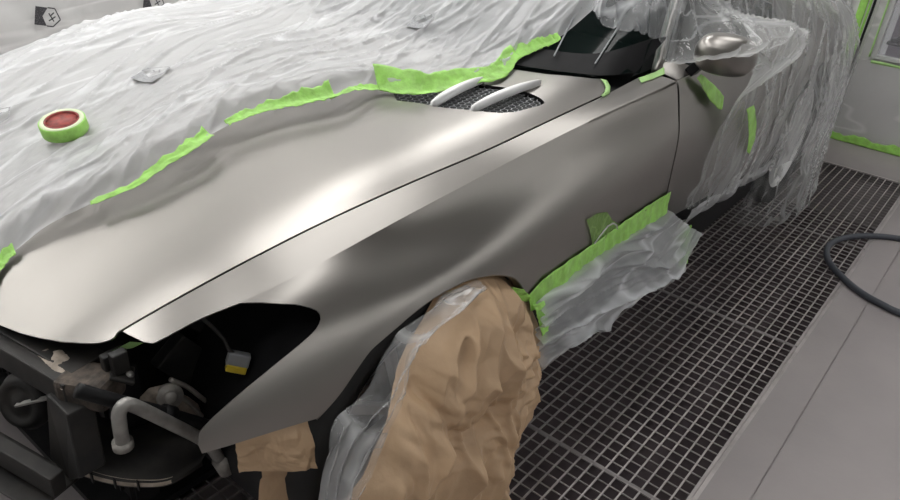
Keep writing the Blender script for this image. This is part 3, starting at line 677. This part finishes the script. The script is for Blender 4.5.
# black hose
m = MB(); m.tube(spl([(.375, 1.06, .63), (.41, 1.045, .60), (.45, 1.03, .565), (.50, 1.02, .52), (.56, 1.01, .46), (.62, 1.0, .40)], 40), .0135, 14); m.build('black_hose', 'black', car)
m = MB(); m.tube([(.497, 1.02, .524), (.515, 1.017, .507)], .017, 14); m.build('hose_clamp', 'black', car)
# cast bracket with bolt (points in a tilted plane)
def pl(px, py): return Vector((px, 1.10+(0.0), py))
out = [(.488, 1.08, .529), (.51, 1.08, .54), (.542, 1.08, .53), (.561, 1.08, .503), (.588, 1.08, .47), (.641, 1.08, .381), (.653, 1.08, .35), (.605, 1.08, .346), (.574, 1.08, .392), (.537, 1.08, .461), (.503, 1.08, .494)]
m = MB(); m.prism([(a-.004, b_-.004, c__-.014) for a, b_, c__ in out], (.006, .014, .008)); br = m.build('mounting_bracket', 'cast', car, smooth=False, bevel=.003, label='dusty cast metal bracket with a round bolt')
m = MB(); c_ = Vector((.538, 1.062, .510)); m.lathe([(0, -.012), (.010, -.012), (.014, -.006), (.014, 0), (.024, .001), (.026, .006), (.026, .012)], c_, (.3, .85, -.4), 28); m.build('bolt', 'alu', br)
m = MB(); m.tube(spl([(.505, 1.07, .505), (.53, 1.07, .485), (.565, 1.07, .485), (.60, 1.07, .42), (.635, 1.07, .375)], 30), .004, 8); br2 = m.build('bracket_rib', 'alu', br)
m = MB(); m.tube(spl([(.55, 1.075, .54), (.58, 1.07, .505), (.61, 1.07, .455), (.65, 1.07, .39)], 30), .005, 8); m.build('bracket_rib', 'alu', br)
# chassis rail behind
m = MB(); m.beam((.585, 1.14, .56), (.76, 1.14, .31), .03, .08); m.beam((.60, 1.17, .64), (.80, 1.17, .42), .03, .02); m.build('chassis_rail', 'blackdirty', car, smooth=False, bevel=.004)
m = MB(); m.box((.452, 1.08, .60), (.482, 1.10, .645)); m.box((.445, 1.10, .585), (.49, 1.12, .635)); m.beam((.452, 1.10, .605), (.485, 1.08, .583), .05, .008); m.build('bonnet_catch', 'blackdirty', car, smooth=False, bevel=.003)
m = MB(); m.tube([(.475, 1.085, .588), (.478, 1.077, .594)], .007, 12); m.build('catch_screw', 'pipe', car)
# headlight plug and wire
cc = Vector((.655, 1.0, .569)); R3 = Matrix.Rotation(math.radians(25), 3, 'Y') @ Matrix.Rotation(math.radians(-35), 3, 'Z')
m = MB(); m.box(tuple(cc-Vector((.022, .012, .012))), tuple(cc+Vector((.022, .012, .016))), R3, cc); pg = m.build('headlight_plug', 'connector', car, smooth=False, bevel=.003, label='grey and yellow wiring plug')
m = MB(); m.box(tuple(cc-Vector((.020, .016, .022))), tuple(cc+Vector((.020, .004, -.008))), R3, cc); m.build('plug_cap', 'yellow', pg, smooth=False, bevel=.002)
m = MB(); m.tube(spl([(.652, 1.005, .582), (.642, 1.01, .60), (.64, 1.02, .62), (.62, 1.04, .66), (.60, 1.06, .69)], 20), .004, 8); m.build('plug_wire', 'blackdirty', pg)
# ================================================================ FILM OVER THE BONNET
edge = [(.10,1.50),(.22,1.44),(.34,1.425),(.4366,1.487),(.492,1.505),(.584,1.509),(.66,1.48),(.722,1.457),(.819,1.463),(.88,1.458),(.9617,1.470),(1.034,1.466),(1.174,1.407),(1.28,1.373),(1.367,1.312),(1.395,1.26),(1.43,1.215),(1.50,1.19),(1.57,1.165),(1.65,1.135),(1.72,1.15),(1.79,1.172),(1.86,1.15),(1.92,1.125),(2.0,1.115),(2.079,1.110),(2.15,1.11),(2.3,1.13),(2.6,1.25)]
nE = 420; nV = 230
E2 = spl([(a, c, 0) for a, c in edge], nE)[:, :2]
def hov(x): return .036*sm(.42, .62, x)*(1-sm(1.22, 1.40, x))*(.75+.5*np.clip(pn(np.asarray(x)*4, 0*np.asarray(x), 77)+.3, 0, 1))
_h0 = hov(E2[:, 0]); E2 = E2-np.stack([.95*_h0, 2.0*_h0], -1)
Fr = spl([(-.05, 2.55, 0), (.35, 2.62, 0), (.9, 2.72, 0), (1.5, 2.76, 0), (2.1, 2.78, 0), (2.9, 2.8, 0)], nE)[:, :2]
v = np.linspace(0, 1, nV)[None, :, None]**1.15
XY = E2[:, None]*(1-v)+Fr[:, None]*v; X, Y = XY[..., 0], XY[..., 1]; v = v[..., 0]+0*X
def T(x, y):
    g = G(x, y); w = W(x, y); w = np.where(x > 1.6, w, -1)
    k = .02; hh = np.clip(.5+.5*(w-g)/k/2, 0, 1); t = g*(1-hh)+w*hh+k*hh*(1-hh)*2
    return np.minimum(t, 1.26-.0*y)
Z = T(X, Y)
Z = Z-.9*np.clip(Y-2.5, 0, None)**1.3-2.2*np.clip(.36-X, 0, None)**1.3
dd = np.hypot(X-E2[:, None, 0], Y-E2[:, None, 1])
lift = .004+.034*sm(0, .05, dd)-.018*sm(.10, .4, dd)+hov(X)*(1-.8*sm(.03, .25, dd))
lift = np.where(X > 1.35, lift*(1-.6*sm(1.35, 1.6, X)), lift)
# long pull folds fanning out from the front of the edge, and a crumpled zone near the roll of tape
p1 = Y*.94-X*.34; q1 = X*.94+Y*.34; p2 = Y*.999+X*.05; q2 = X
wob = .07*pn(X*2.1, Y*2.1, 31)
f1 = np.clip(ridge((p1+wob)*5, q1*.5, 1), 0, 1)**9*.013+.035*tri((p1+wob)*3.2, q1*.7, 17); f2 = np.clip(ridge((p2+wob)*8, q2*.6, 2), 0, 1)**9*.011
f3 = np.clip(ridge((p1+wob)*15, q1*.8, 4), 0, 1)**8*.006+.005*tri((p2+wob)*9, q2*1.2, 27); f4 = .008*pn(X*2.2, Y*3.0, 6)
cr = billow(X*13, Y*15, 8, 4, .55)*.016
cr = cr+.006*tri(X*38+Y*9, Y*34-X*11, 61)
cz = np.exp(-(((X-.72)/.28)**2+((Y-1.72)/.24)**2))+.55*np.exp(-(((X-1.75)/.5)**2+((Y-1.65)/.4)**2))+.5*np.exp(-((dd-.06)/.06)**2)*.8
amp = .35+.65*sm(0, .03, dd)
Z = Z+lift+amp*((f1+f2+f3)*(1-.4*np.clip(cz, 0, 1))+f4*sm(0, .2, dd)+cr*np.clip(cz, 0, 1.1))
V, F = grid(np.stack([X, Y, Z], -1))
hf = mk('masking_film', V, F, 'filmA', None, label='milky crumpled plastic film taped across the bonnet, under the tape roll', cat='masking film')
HF = np.stack([X, Y, Z], -1).reshape(-1, 3)
def hfz(x, y, r=.0): 
    d = (HF[:, 0]-x)**2+(HF[:, 1]-y)**2; i = np.argpartition(d, 6)[:6]; return float(HF[i, 2].mean())
for (cx, cy, s, a) in ((1.03, 1.84, .05, .35), (.67, 2.01, .045, .2), (1.80, 1.55, .045, .3)):
    fn = lambda u, w_: (u, w_, hfz(u, w_)+.006)
    arrow_mark(hf, cx, cy, s, rot(fn, cx, cy, a), 'inksoft', lab='faint printed arrow mark')
# green tape along the film edge
def edge_tape(x0, x1, w0, w1, label, n=70, seed=0, lowoff=0.0, mat='tape', up=.002, ragged=.0022):
    i0, i1 = np.argmin(np.abs(E2[:, 0]-x0)), np.argmin(np.abs(E2[:, 0]-x1)); c = resamp(E2[i0:i1+1], n); t = np.linspace(0, 1, n)
    tg = np.gradient(c, axis=0); tg /= np.linalg.norm(tg, axis=1, keepdims=True); nr = np.stack([-tg[:, 1], tg[:, 0]], -1)
    m = 12; rows = []
    rg = ragged*pn(t*9, 0*t, seed+3); rg2 = ragged*2*pn(t*13, 0*t, seed+5)
    wd = (w0+(w1-w0)*t)*(1-.35*np.clip(pn(t*5, 0*t, seed+8), 0, 1))
    for k in range(m):
        s = k/(m-1); d = -.012+lowoff+rg*(1-s)+(wd+rg2)*s
        xy = c+nr*d[:, None]; z = T(xy[:, 0], xy[:, 1])+.006+ (.034*sm(0, .05, np.clip(d, 0, 1)))*np.where(c[:, 0] > 1.35, 1-.6*sm(1.35, 1.6, c[:, 0]), 1)+up*s+hov(c[:, 0])
        z = z+.006*billow(t*22+s*2, s*3+0*t, seed, 2)
        rows.append(np.stack([xy[:, 0], xy[:, 1], z], -1))
    V, F = grid(np.stack(rows, 1)); return mk('masking_tape', V, F, mat, None, label=label, cat='masking tape', solidify=.0006)
edge_tape(.36, .475, .035, .025, 'green tape piece at the front tip of the bonnet film, by the left picture edge', seed=1)
edge_tape(.62, .90, .012, .035, 'crumpled green tape on the bonnet film edge below the tape roll', seed=2)
edge_tape(.95, 1.22, .02, .045, 'long green tape run along the middle of the bonnet film edge', seed=3, n=90)
edge_tape(1.20, 1.42, .012, .035, 'narrow green tape run just before the air vent', seed=4)
edge_tape(1.36, 1.80, .06, .045, 'wide green tape on the film edge beside the air vent blades', seed=5, n=110, up=.014)
edge_tape(1.80, 1.93, .045, .02, 'tapering green tape end where the film meets the dark windscreen', seed=6, up=.01)
# ================================================================ ROLL OF TAPE
tx, ty = .722, 1.725; tz = max(hfz(tx+a, ty+c_) for a in (-.04, 0, .04) for c_ in (-.04, 0, .04))-.004
tr_ = root('tape_roll', 'roll of green masking tape with red core lying on the bonnet film', 'tape roll', (tx, ty, tz))
axv = Vector((-.20, -.10, 1)).normalized(); c0 = Vector((tx, ty, tz+.006))
m = MB(); m.lathe([(.0395, 0), (.051, 0), (.0525, .002), (.0525, .030), (.051, .031), (.0395, .031)], c0, axv, 64, closed=True); m.build('tape_coil', 'tape', tr_, label='pale green wound tape')
m = MB(); m.lathe([(.0395, .0311), (.0495, .0311), (.0495, .0319), (.0395, .0319)], c0, axv, 64, closed=True); m.build('coil_side', 'tapecore', tr_)
m = MB(); m.lathe([(.036, .0), (.0395, .0), (.0395, .0322), (.036, .0322)], c0, axv, 64, closed=True); co = m.build('cardboard_core', 'red', tr_, label='red printed core')
m = MB(); m.lathe([(0, .027), (.0361, .027), (.0361, .029), (0, .029)], c0, axv, 48); m.build('core_disc', 'red', tr_)
# ================================================================ FILM OVER THE WINDSCREEN TOP
lowe = spl([(2.03, 1.155, 0), (2.079, 1.110, 0), (2.052, 1.07, 0), (2.045, 1.033, 0), (2.065, .98, 0), (2.09, .937, 0), (2.12, .905, 0), (2.142, .885, 0), (2.16, .86, 0)], 110)[:, :2]
hie = spl([(2.75, 1.75, 0), (2.75, 1.6, 0), (2.75, 1.45, 0), (2.75, 1.3, 0), (2.75, 1.18, 0), (2.75, 1.08, 0)], 110)[:, :2]
v = np.linspace(0, 1, 110)[None, :, None]; XY = lowe[:, None]*(1-v)+hie[:, None]*v; X, Y = XY[..., 0], XY[..., 1]; v = v[..., 0]
Z = np.minimum(W(X, Y), 1.25)+.020-.012*(1-sm(0, .1, v))
Z = Z+.010*np.clip(ridge((Y*1.2-X*.9)*14, (X+Y)*3, 3), 0, 1)**3+.008*billow(X*14, Y*14, 4, 3)
V, F = grid(np.stack([X, Y, Z], -1)); mk('masking_film', V, F, 'filmG', None, label='clear wrinkled film over the upper windscreen and pillar', cat='masking film')
# thin clear film lying flat on the lower glass
X, Y = np.meshgrid(np.linspace(0, 1, 60), np.linspace(0, 1, 60), indexing='ij')
yy = .93+.23*Y; xx = XB(yy)+.06+(.25-.06*Y)*X*np.interp(yy, [.93, 1.0, 1.16], [.45, .8, 1])
Z = W(xx, yy)+.006+.006*np.clip(ridge((xx*1.0+yy*2.2)*7, xx*3-yy, 9), 0, 1)**5
# ================================================================ FILM OVER DOOR AND REAR
nx, nw = 330, 150
lead_w = [-1, -.6, -.15, .015, .30, .51, .56, .70, .845, .91, .945, 1.0]; lead_x = [2.16, 2.08, 2.06, 2.11, 2.26, 2.36, 2.345, 2.33, 2.315, 2.345, 2.31, 2.26]
Wv = np.linspace(-1, 1.0, nw); x0 = np.interp(Wv, lead_w, lead_x)
s = np.linspace(0, 1, nx)[:, None]; X = x0[None, :]*(1-s)+4.54*s; Wg = Wv[None, :]+0*X
A = P(X, Wg)
mir = np.exp(-np.abs((X-2.18)/.22)**2.8-np.abs((Wg+.02)/.50)**2.8)
rwb = np.exp(-((X-3.66)/.33)**2)*sm(.35, .9, Wg)
o_ = .014+.030*sm(0, .1, s)
fold = .020*np.clip(ridge((X*.9+Wg*.55-.35*Wg**2)*4.5, Wg*.8-X*.4, 3), 0, 1)**6+.014*np.clip(ridge((X*.8+Wg*.45-.3*Wg**2)*7, Wg*.9-X*.5, 7), 0, 1)**7+.005*np.clip(ridge((X*1.1+Wg*.6)*11, Wg*1.4, 11), 0, 1)**6
fold = fold+.012*billow(X*4, Wg*2, 5, 3)
A = off(A, o_+fold*(.4+.6*sm(0, .08, s)))
A[..., 1] -= mir*.25; A[..., 2] += mir*.125
A[..., 1] -= rwb*.05
# cling in under the sill
low = sm(.86, 1.0, Wg)*(X < 3.2)*(X > 2.0)
A[..., 1] += low*.02
V, F = grid(A); mk('masking_film', V, F, 'filmB', None, label='large clear plastic sheet draped over door, mirror and rear quarter', cat='masking film')
# film skirt hanging below the door edge
n, mm = 160, 40
topc = P(np.linspace(2.26, 3.22, n), np.full(n, .985))+np.array([0, -.03, .01])
t = np.linspace(0, 1, n); botz = .30+.02*pn(t*9, 0*t, 3)-.06*sm(.55, 1, t); boty = .80-.03*pn(t*7, 0*t, 5)
bot = np.stack([topc[:, 0]+.03, boty, botz], -1); v = np.linspace(0, 1, mm)[None, :, None]
A = topc[:, None]*(1-v)+bot[:, None]*v; A[..., 1] += -.02*np.sin(np.pi*v[..., 0])-.015*billow(A[..., 0]*9, v[..., 0]*3, 3, 3)
V, F = grid(A); mk('masking_film', V, F, 'filmC', None, label='lower hem of clear film hanging under the door toward the rear wheel', cat='masking film')
# bag of film round the rear wheel
n, mm = 170, 110
a = np.linspace(math.radians(-8), math.radians(188), n)[:, None]; v = np.linspace(0, 1, mm)[None, :]
xr = 3.68-.44*np.cos(a)*(1-.06*v); yr = .80-.155*np.sin(a)**.8 if False else .80-.14*np.clip(np.sin(a), -.2, 1)
z = .74*(1-v)+.006*v; flare = 1+.20*sm(.5, 1, v); y = .80-(.80-yr)*flare*(.45+.55*sm(0, .3, v))
x = 3.68+(xr-3.68)*(.86+.14*sm(0, .5, v))
dsp = .020*np.clip(ridge(a*3.2+v*1.8, v*2.2, 2), 0, 1)**3+.040*billow(a*2.0, v*3.0, 9, 4)
x = x-np.cos(a)*dsp; y = y-np.sin(a)*dsp
V, F = grid(np.stack([x+0*z, y+0*z, z+0*x], -1)); mk('masking_film', V, F, 'filmB', None, label='bag of glossy clear film wrapped round the rear wheel, touching the grate', cat='masking film')
# ================================================================ SILL FILM + TAPE
n, mm = 220, 90
u = np.linspace(0, 1, n)
xt = 1.315+(2.115-1.315)*u; tp = P(xt, np.full(n, .955)); tp[:, 1] -= .006
bx = 1.315+1.02*u**1.05; 
bz = np.interp(u, [0, .06, .15, .3, .45, .6, .75, .9, 1], [.32, .33, .335, .325, .335, .315, .285, .29, .34])+.012*pn(u*14, 0*u, 4)
by = np.interp(u, [0, .2, .5, .75, 1], [.74, .70, .69, .69, .73])
bt = np.stack([bx, by, bz], -1); v = np.linspace(0, 1, mm)[None, :]; vv = v[..., None]
A = tp[:, None]*(1-vv)+bt[:, None]*vv
U = u[:, None]+0*v
d = .020*np.sin(np.pi*np.clip(v*.75, 0, 1))+.028*np.clip(ridge(v*3.6-U*1.6+.3*pn(U*3, v*2, 3), U*1.5, 2), 0, 1)**2+.009*np.clip(ridge(v*7-U*2.6, U*2, 6), 0, 1)**2+.03*billow(U*3-v, v*2+U, 4, 2)*sm(.2, 1, v)
d = d*sm(0, .12, v)
A[..., 1] -= d; A[..., 2] += .02*(billow(U*9, v*3, 14, 2)-.35)*sm(.4, 1, v)
V, F = grid(A); mk('masking_film', V, F, 'filmC', None, label='grey clear film skirt hanging from the green tape line below the wing', cat='masking film')
ux = np.linspace(1.29, 2.10, 60)
hi = P(ux, np.interp(ux, [1.29, 1.35, 1.6, 2.1], [.925, .893, .90, .885]))+np.array([0, -.003, 0]); lo = P(ux, np.interp(ux, [1.29, 1.4, 2.1], [.985, .99, .965]))+np.array([0, -.010, -.002])
lo[:, 2] -= .008*pn(ux*9, 0*ux, 3)+.002
tape_strip('masking_tape', hi, lo, 'tape', 'long green tape strip under the wing, holding the grey film skirt', n=120, wav=.006, seed=4, m=9)
# vent patch
A, F, _ = patch([(1.548, .76), (1.60, .765), (1.66, .795), (1.69, .845), (1.735, .885), (1.80, .91), (2.02, .895), (1.9, .95), (1.72, .95), (1.59, .905)], lambda x, w: P(x, w)+np.array([0, -.003, 0]), .008, SC)
A = np.array(A); A[:, 1] -= .004*billow(A[:, 0]*40, A[:, 2]*40, 3, 2)
M['tapeclear'] = film('thin_green_tape', (.35, .62, .15), .50, .4, .3, 30, .5, None, (0, 0, 0), .2, .2)
mk('masking_tape', A, F, 'tapeclear', None, label='translucent green tape patch over the side vent of the wing', cat='masking tape')
m = MB(); m.tube([P(x, w)[0]+np.array([0, -.006, 0]) for x, w in ((1.60, .90), (1.63, .88), (1.67, .862), (1.70, .865), (1.725, .885), (1.735, .905))], .0022, 6)
m.build('side_vent_trim', 'silver', car, label='thin bright vent trim')
# small tapes
def patch_tape(out, label, offy=-.004, mat='tape', seed=1, fn=None, amp=.004):
    A, F, _ = patch(out, fn or (lambda x, w: P(x, w)+np.array([0, offy, .002])), .007, SC if fn is None else (1, 1))
    A = np.array(A); A[:, 1] -= amp*billow(A[:, 0]*35, A[:, 2]*35, seed, 2)
    return mk('masking_tape', A, F, mat, None, label=label, cat='masking tape', solidify=.0005)
patch_tape([(2.0, -1.0), (2.115, -.72), (2.085, -.53), (1.975, -.71)], 'short green tape at the foot of the windscreen pillar', mat='tapelight', offy=-.003)
patch_tape([(2.16, .03), (2.19, .0), (2.25, .17), (2.37, .42), (2.36, .53), (2.33, .51), (2.26, .40), (2.20, .22)], 'slanting green tape holding the film edge on the door', offy=-.022)
patch_tape([(2.44, .53), (2.51, .53), (2.62, .78), (2.615, .84), (2.57, .82), (2.50, .68)], 'upright green tape on the film over the door', offy=-.075)
sl = [(1.868, .925), (1.885, .925), (1.90, .945), (1.905, .965), (1.885, .97), (1.878, .95), (1.87, .945)]
patch_tape([(1.795,.886),(1.80,.878),(1.835,.880),(1.87,.898),(1.895,.925),(1.885,.94),(1.872,.922),(1.85,.902),(1.82,.890)], 'tiny pale green tape at the rear corner of the bonnet gap', mat='tapelight', fn=lambda x, y: np.stack([x, y, G(x, y)+.004], -1), amp=.001)
# crumpled lumps at the door bottom
def lump(c, r, label, seed):
    V, F = blob(c, r, 18); V = np.array(V); d = V-np.array(c); n_ = d/np.linalg.norm(d, axis=1, keepdims=True)
    k = .75+.8*np.abs(pn(n_[:, 0]*2.2+n_[:, 2], n_[:, 1]*2.2+n_[:, 2]*1.7, seed)); V = np.array(c)+d*k[:, None]
    mk('masking_tape', V, F, 'tape', None, label=label, cat='masking tape', smooth=False)
lump((2.245, .715, .36), (.032, .018, .040), 'folded pale green tape knot at the bottom edge of the door', 2)
lump((2.245, .70, .285), (.036, .02, .034), 'crumpled green tape flap hanging below the tape knot', 5)
# ================================================================ KRAFT PAPER ROUND THE FRONT WHEEL
n, mm = 200, 220
u = np.linspace(0, 1, n)[:, None]; v = np.linspace(0, 1, mm)[None, :]
# left and right borders of the sheet (x,y,z) from arch to floor
Lb = spl([(1.06, .81, .66), (.90, .77, .62), (.785, .72, .545), (.697, .70, .462), (.64, .695, .41), (.60, .68, .28), (.60, .67, .006)], mm)
Rb = spl([(1.25, .80, .60), (1.335, .765, .51), (1.362, .725, .40), (1.367, .71, .292), (1.285, .70, .190), (1.225, .70, .04), (1.20, .70, .004)], mm)
A = Lb[None]*(1-u[..., None])+Rb[None]*u[..., None]
bel = np.sin(np.pi*u)*.055*sm(0, .3, v)
A[..., 1] -= bel
A[..., 2] += (.040*np.sin(np.pi*u)+.004)*(1-v)**3
sx = A[..., 0]; sz = A[..., 2]; wx = sx+.03*pn(sx*5, sz*5, 3); wz = sz+.03*pn(sx*5, sz*5, 4)
dp = .105*billow(wx*5.2+wz*1.5, wz*4.6-wx*1.4, 21, 4, .6)+.016*np.clip(ridge(wx*9-wz*5, wz*4+wx*3, 23), 0, 1)**3
dp = dp+.030*np.clip(ridge((wx*1.1-wz*.55)*5.2, wz*1.1+wx*.4, 29), 0, 1)**2
A[..., 1] -= dp*(.1+.9*sm(0, .15, v))*(.15+.85*sm(0, .15, u)*sm(0, .30, 1-u))
V, F = grid(A); mk('masking_paper', V, F, 'paper', None, label='large crumpled brown paper sheet wrapped over the front wheel', cat='masking paper', solidify=.0008)
# flap at its lower rear
Lf = spl([(1.33, .745, .34), (1.315, .74, .25), (1.29, .72, .15), (1.26, .72, .08)], 50); Rf = spl([(1.42, .80, .30), (1.44, .79, .22), (1.41, .77, .14), (1.33, .75, .08)], 50)
uu = np.linspace(0, 1, 40)[:, None]; A = Lf[None]*(1-uu[..., None])+Rf[None]*uu[..., None]; A[..., 1] -= .03*billow(A[..., 0]*12, A[..., 2]*9, 3, 3)
V, F = grid(A); mk('masking_paper', V, F, 'paper', None, label='torn brown paper flap behind the wheel wrap, beside the film skirt', cat='masking paper', solidify=.0008)
# clear film strip at the front of the arch
n, mm = 60, 160
Lc = spl([(1.102, .775, .672), (.947, .77, .672), (.82, .765, .635), (.74, .75, .585), (.648, .74, .56), (.611, .72, .453), (.589, .70, .299), (.60, .70, .01)], mm)
Rc = spl([(1.10, .745, .660), (.93, .715, .675), (.81, .69, .672), (.752, .675, .594), (.67, .665, .518), (.623, .66, .47), (.608, .66, .30), (.615, .66, .01)], mm)
uu = np.linspace(0, 1, n)[:, None]; A = Lc[None]*(1-uu[..., None])+Rc[None]*uu[..., None]
A[..., 1] -= .012*np.sin(np.pi*uu)+.028*billow(uu*1.6+0*A[..., 0], np.linspace(0, 7, mm)[None, :], 4, 4)+.012*np.clip(ridge(uu*3+np.linspace(0, 2, mm)[None, :], np.linspace(0, 2, mm)[None, :], 8), 0, 1)**3
V, F = grid(A); mk('masking_film', V, F, 'filmS', None, label='shiny clear film strip between the wheel arch and the brown paper', cat='masking film')
# small paper at the front corner under the wing
mm = 80; n = 90
Tc = P(np.linspace(.545, .672, n), np.linspace(.865, .93, n))+np.array([0, .012, .004])
pts_b = spl([(.537, .86, .459), (.57, .84, .446), (.60, .825, .437), (.636, .80, .431), (.665, .79, .42)], n)
v = np.linspace(0, 1, mm)[None, :, None]; A = Tc[:, None]*(1-v)+pts_b[:, None]*v
A[..., 1] -= .018*billow(A[..., 0]*22, A[..., 2]*20, 3, 4)*sm(0, .3, v[..., 0])
V, F = grid(A); mk('masking_paper', V, F, 'paper', None, label='small brown paper piece tucked under the front tip of the wing', cat='masking paper', solidify=.0008)
Tc = spl([(.60, .87, .46), (.64, .85, .47), (.70, .81, .50)], n); pb = spl([(.547, .86, .08), (.60, .84, .08), (.675, .79, .08)], n); A = Tc[:, None]*(1-v)+pb[:, None]*v
A[..., 1] -= -.012+.030*billow(A[..., 0]*14, A[..., 2]*12, 13, 4)
V, F = grid(A); mk('masking_paper', V, F, 'paper', None, label='crumpled brown paper hanging behind the small front piece, left of the wheel wrap', cat='masking paper', solidify=.0008)
# green tapes behind the arch
A1 = spl([(1.262, .735, .585), (1.275, .732, .57), (1.30, .728, .545)], 20); A2 = spl([(1.225, .75, .60), (1.25, .75, .56), (1.285, .745, .525)], 20)
tape_strip('masking_tape', A1, A2, 'tape', 'small green tape tab at the rear top of the wheel arch', n=24, wav=.008, seed=7)
A1 = spl([(1.285, .715, .535), (1.305, .71, .49), (1.325, .705, .44), (1.335, .70, .40)], 20); A2 = spl([(1.335, .715, .525), (1.35, .71, .48), (1.36, .705, .44), (1.345, .70, .40)], 20)
tape_strip('masking_tape', A1, A2, 'tape', 'upright green tape joining the brown paper to the film skirt', n=34, wav=.008, seed=8)
m_ = MB(); m_.add([(.462, 1.118, .632), (.50, 1.10, .630), (.515, 1.085, .642), (.495, 1.095, .650), (.475, 1.10, .645)], [(0,1,2,3,4)]); m_.build('masking_tape', 'tapelight', None, label='scrap of green tape under the front point of the bonnet gap', cat='masking tape', smooth=False)
# ================================================================ CAMERA, WORLD
cam = bpy.data.cameras.new('camera'); co_ = bpy.data.objects.new('camera', cam); COL.objects.link(co_)
RM = Matrix(((0.63378351, 0.34630386, -0.69165895), (-0.77049476, 0.3615236, -0.52501287), (0.06823704, 0.86566409, 0.495953)))
co_.matrix_world = Matrix.Translation((0, 0, 1.5)) @ RM.to_4x4()
cam.sensor_width = 36; cam.lens = 729/900*36; cam.clip_start = .02
sc = bpy.context.scene; sc.camera = co_
w = bpy.data.worlds.new('w'); sc.world = w; w.use_nodes = True
w.node_tree.nodes['Background'].inputs[0].default_value = (1, 1, 1, 1); w.node_tree.nodes['Background'].inputs[1].default_value = .3
sc.view_settings.view_transform = 'Standard'; sc.view_settings.look = 'None'; sc.view_settings.exposure = -0.2; sc.view_settings.gamma = 1
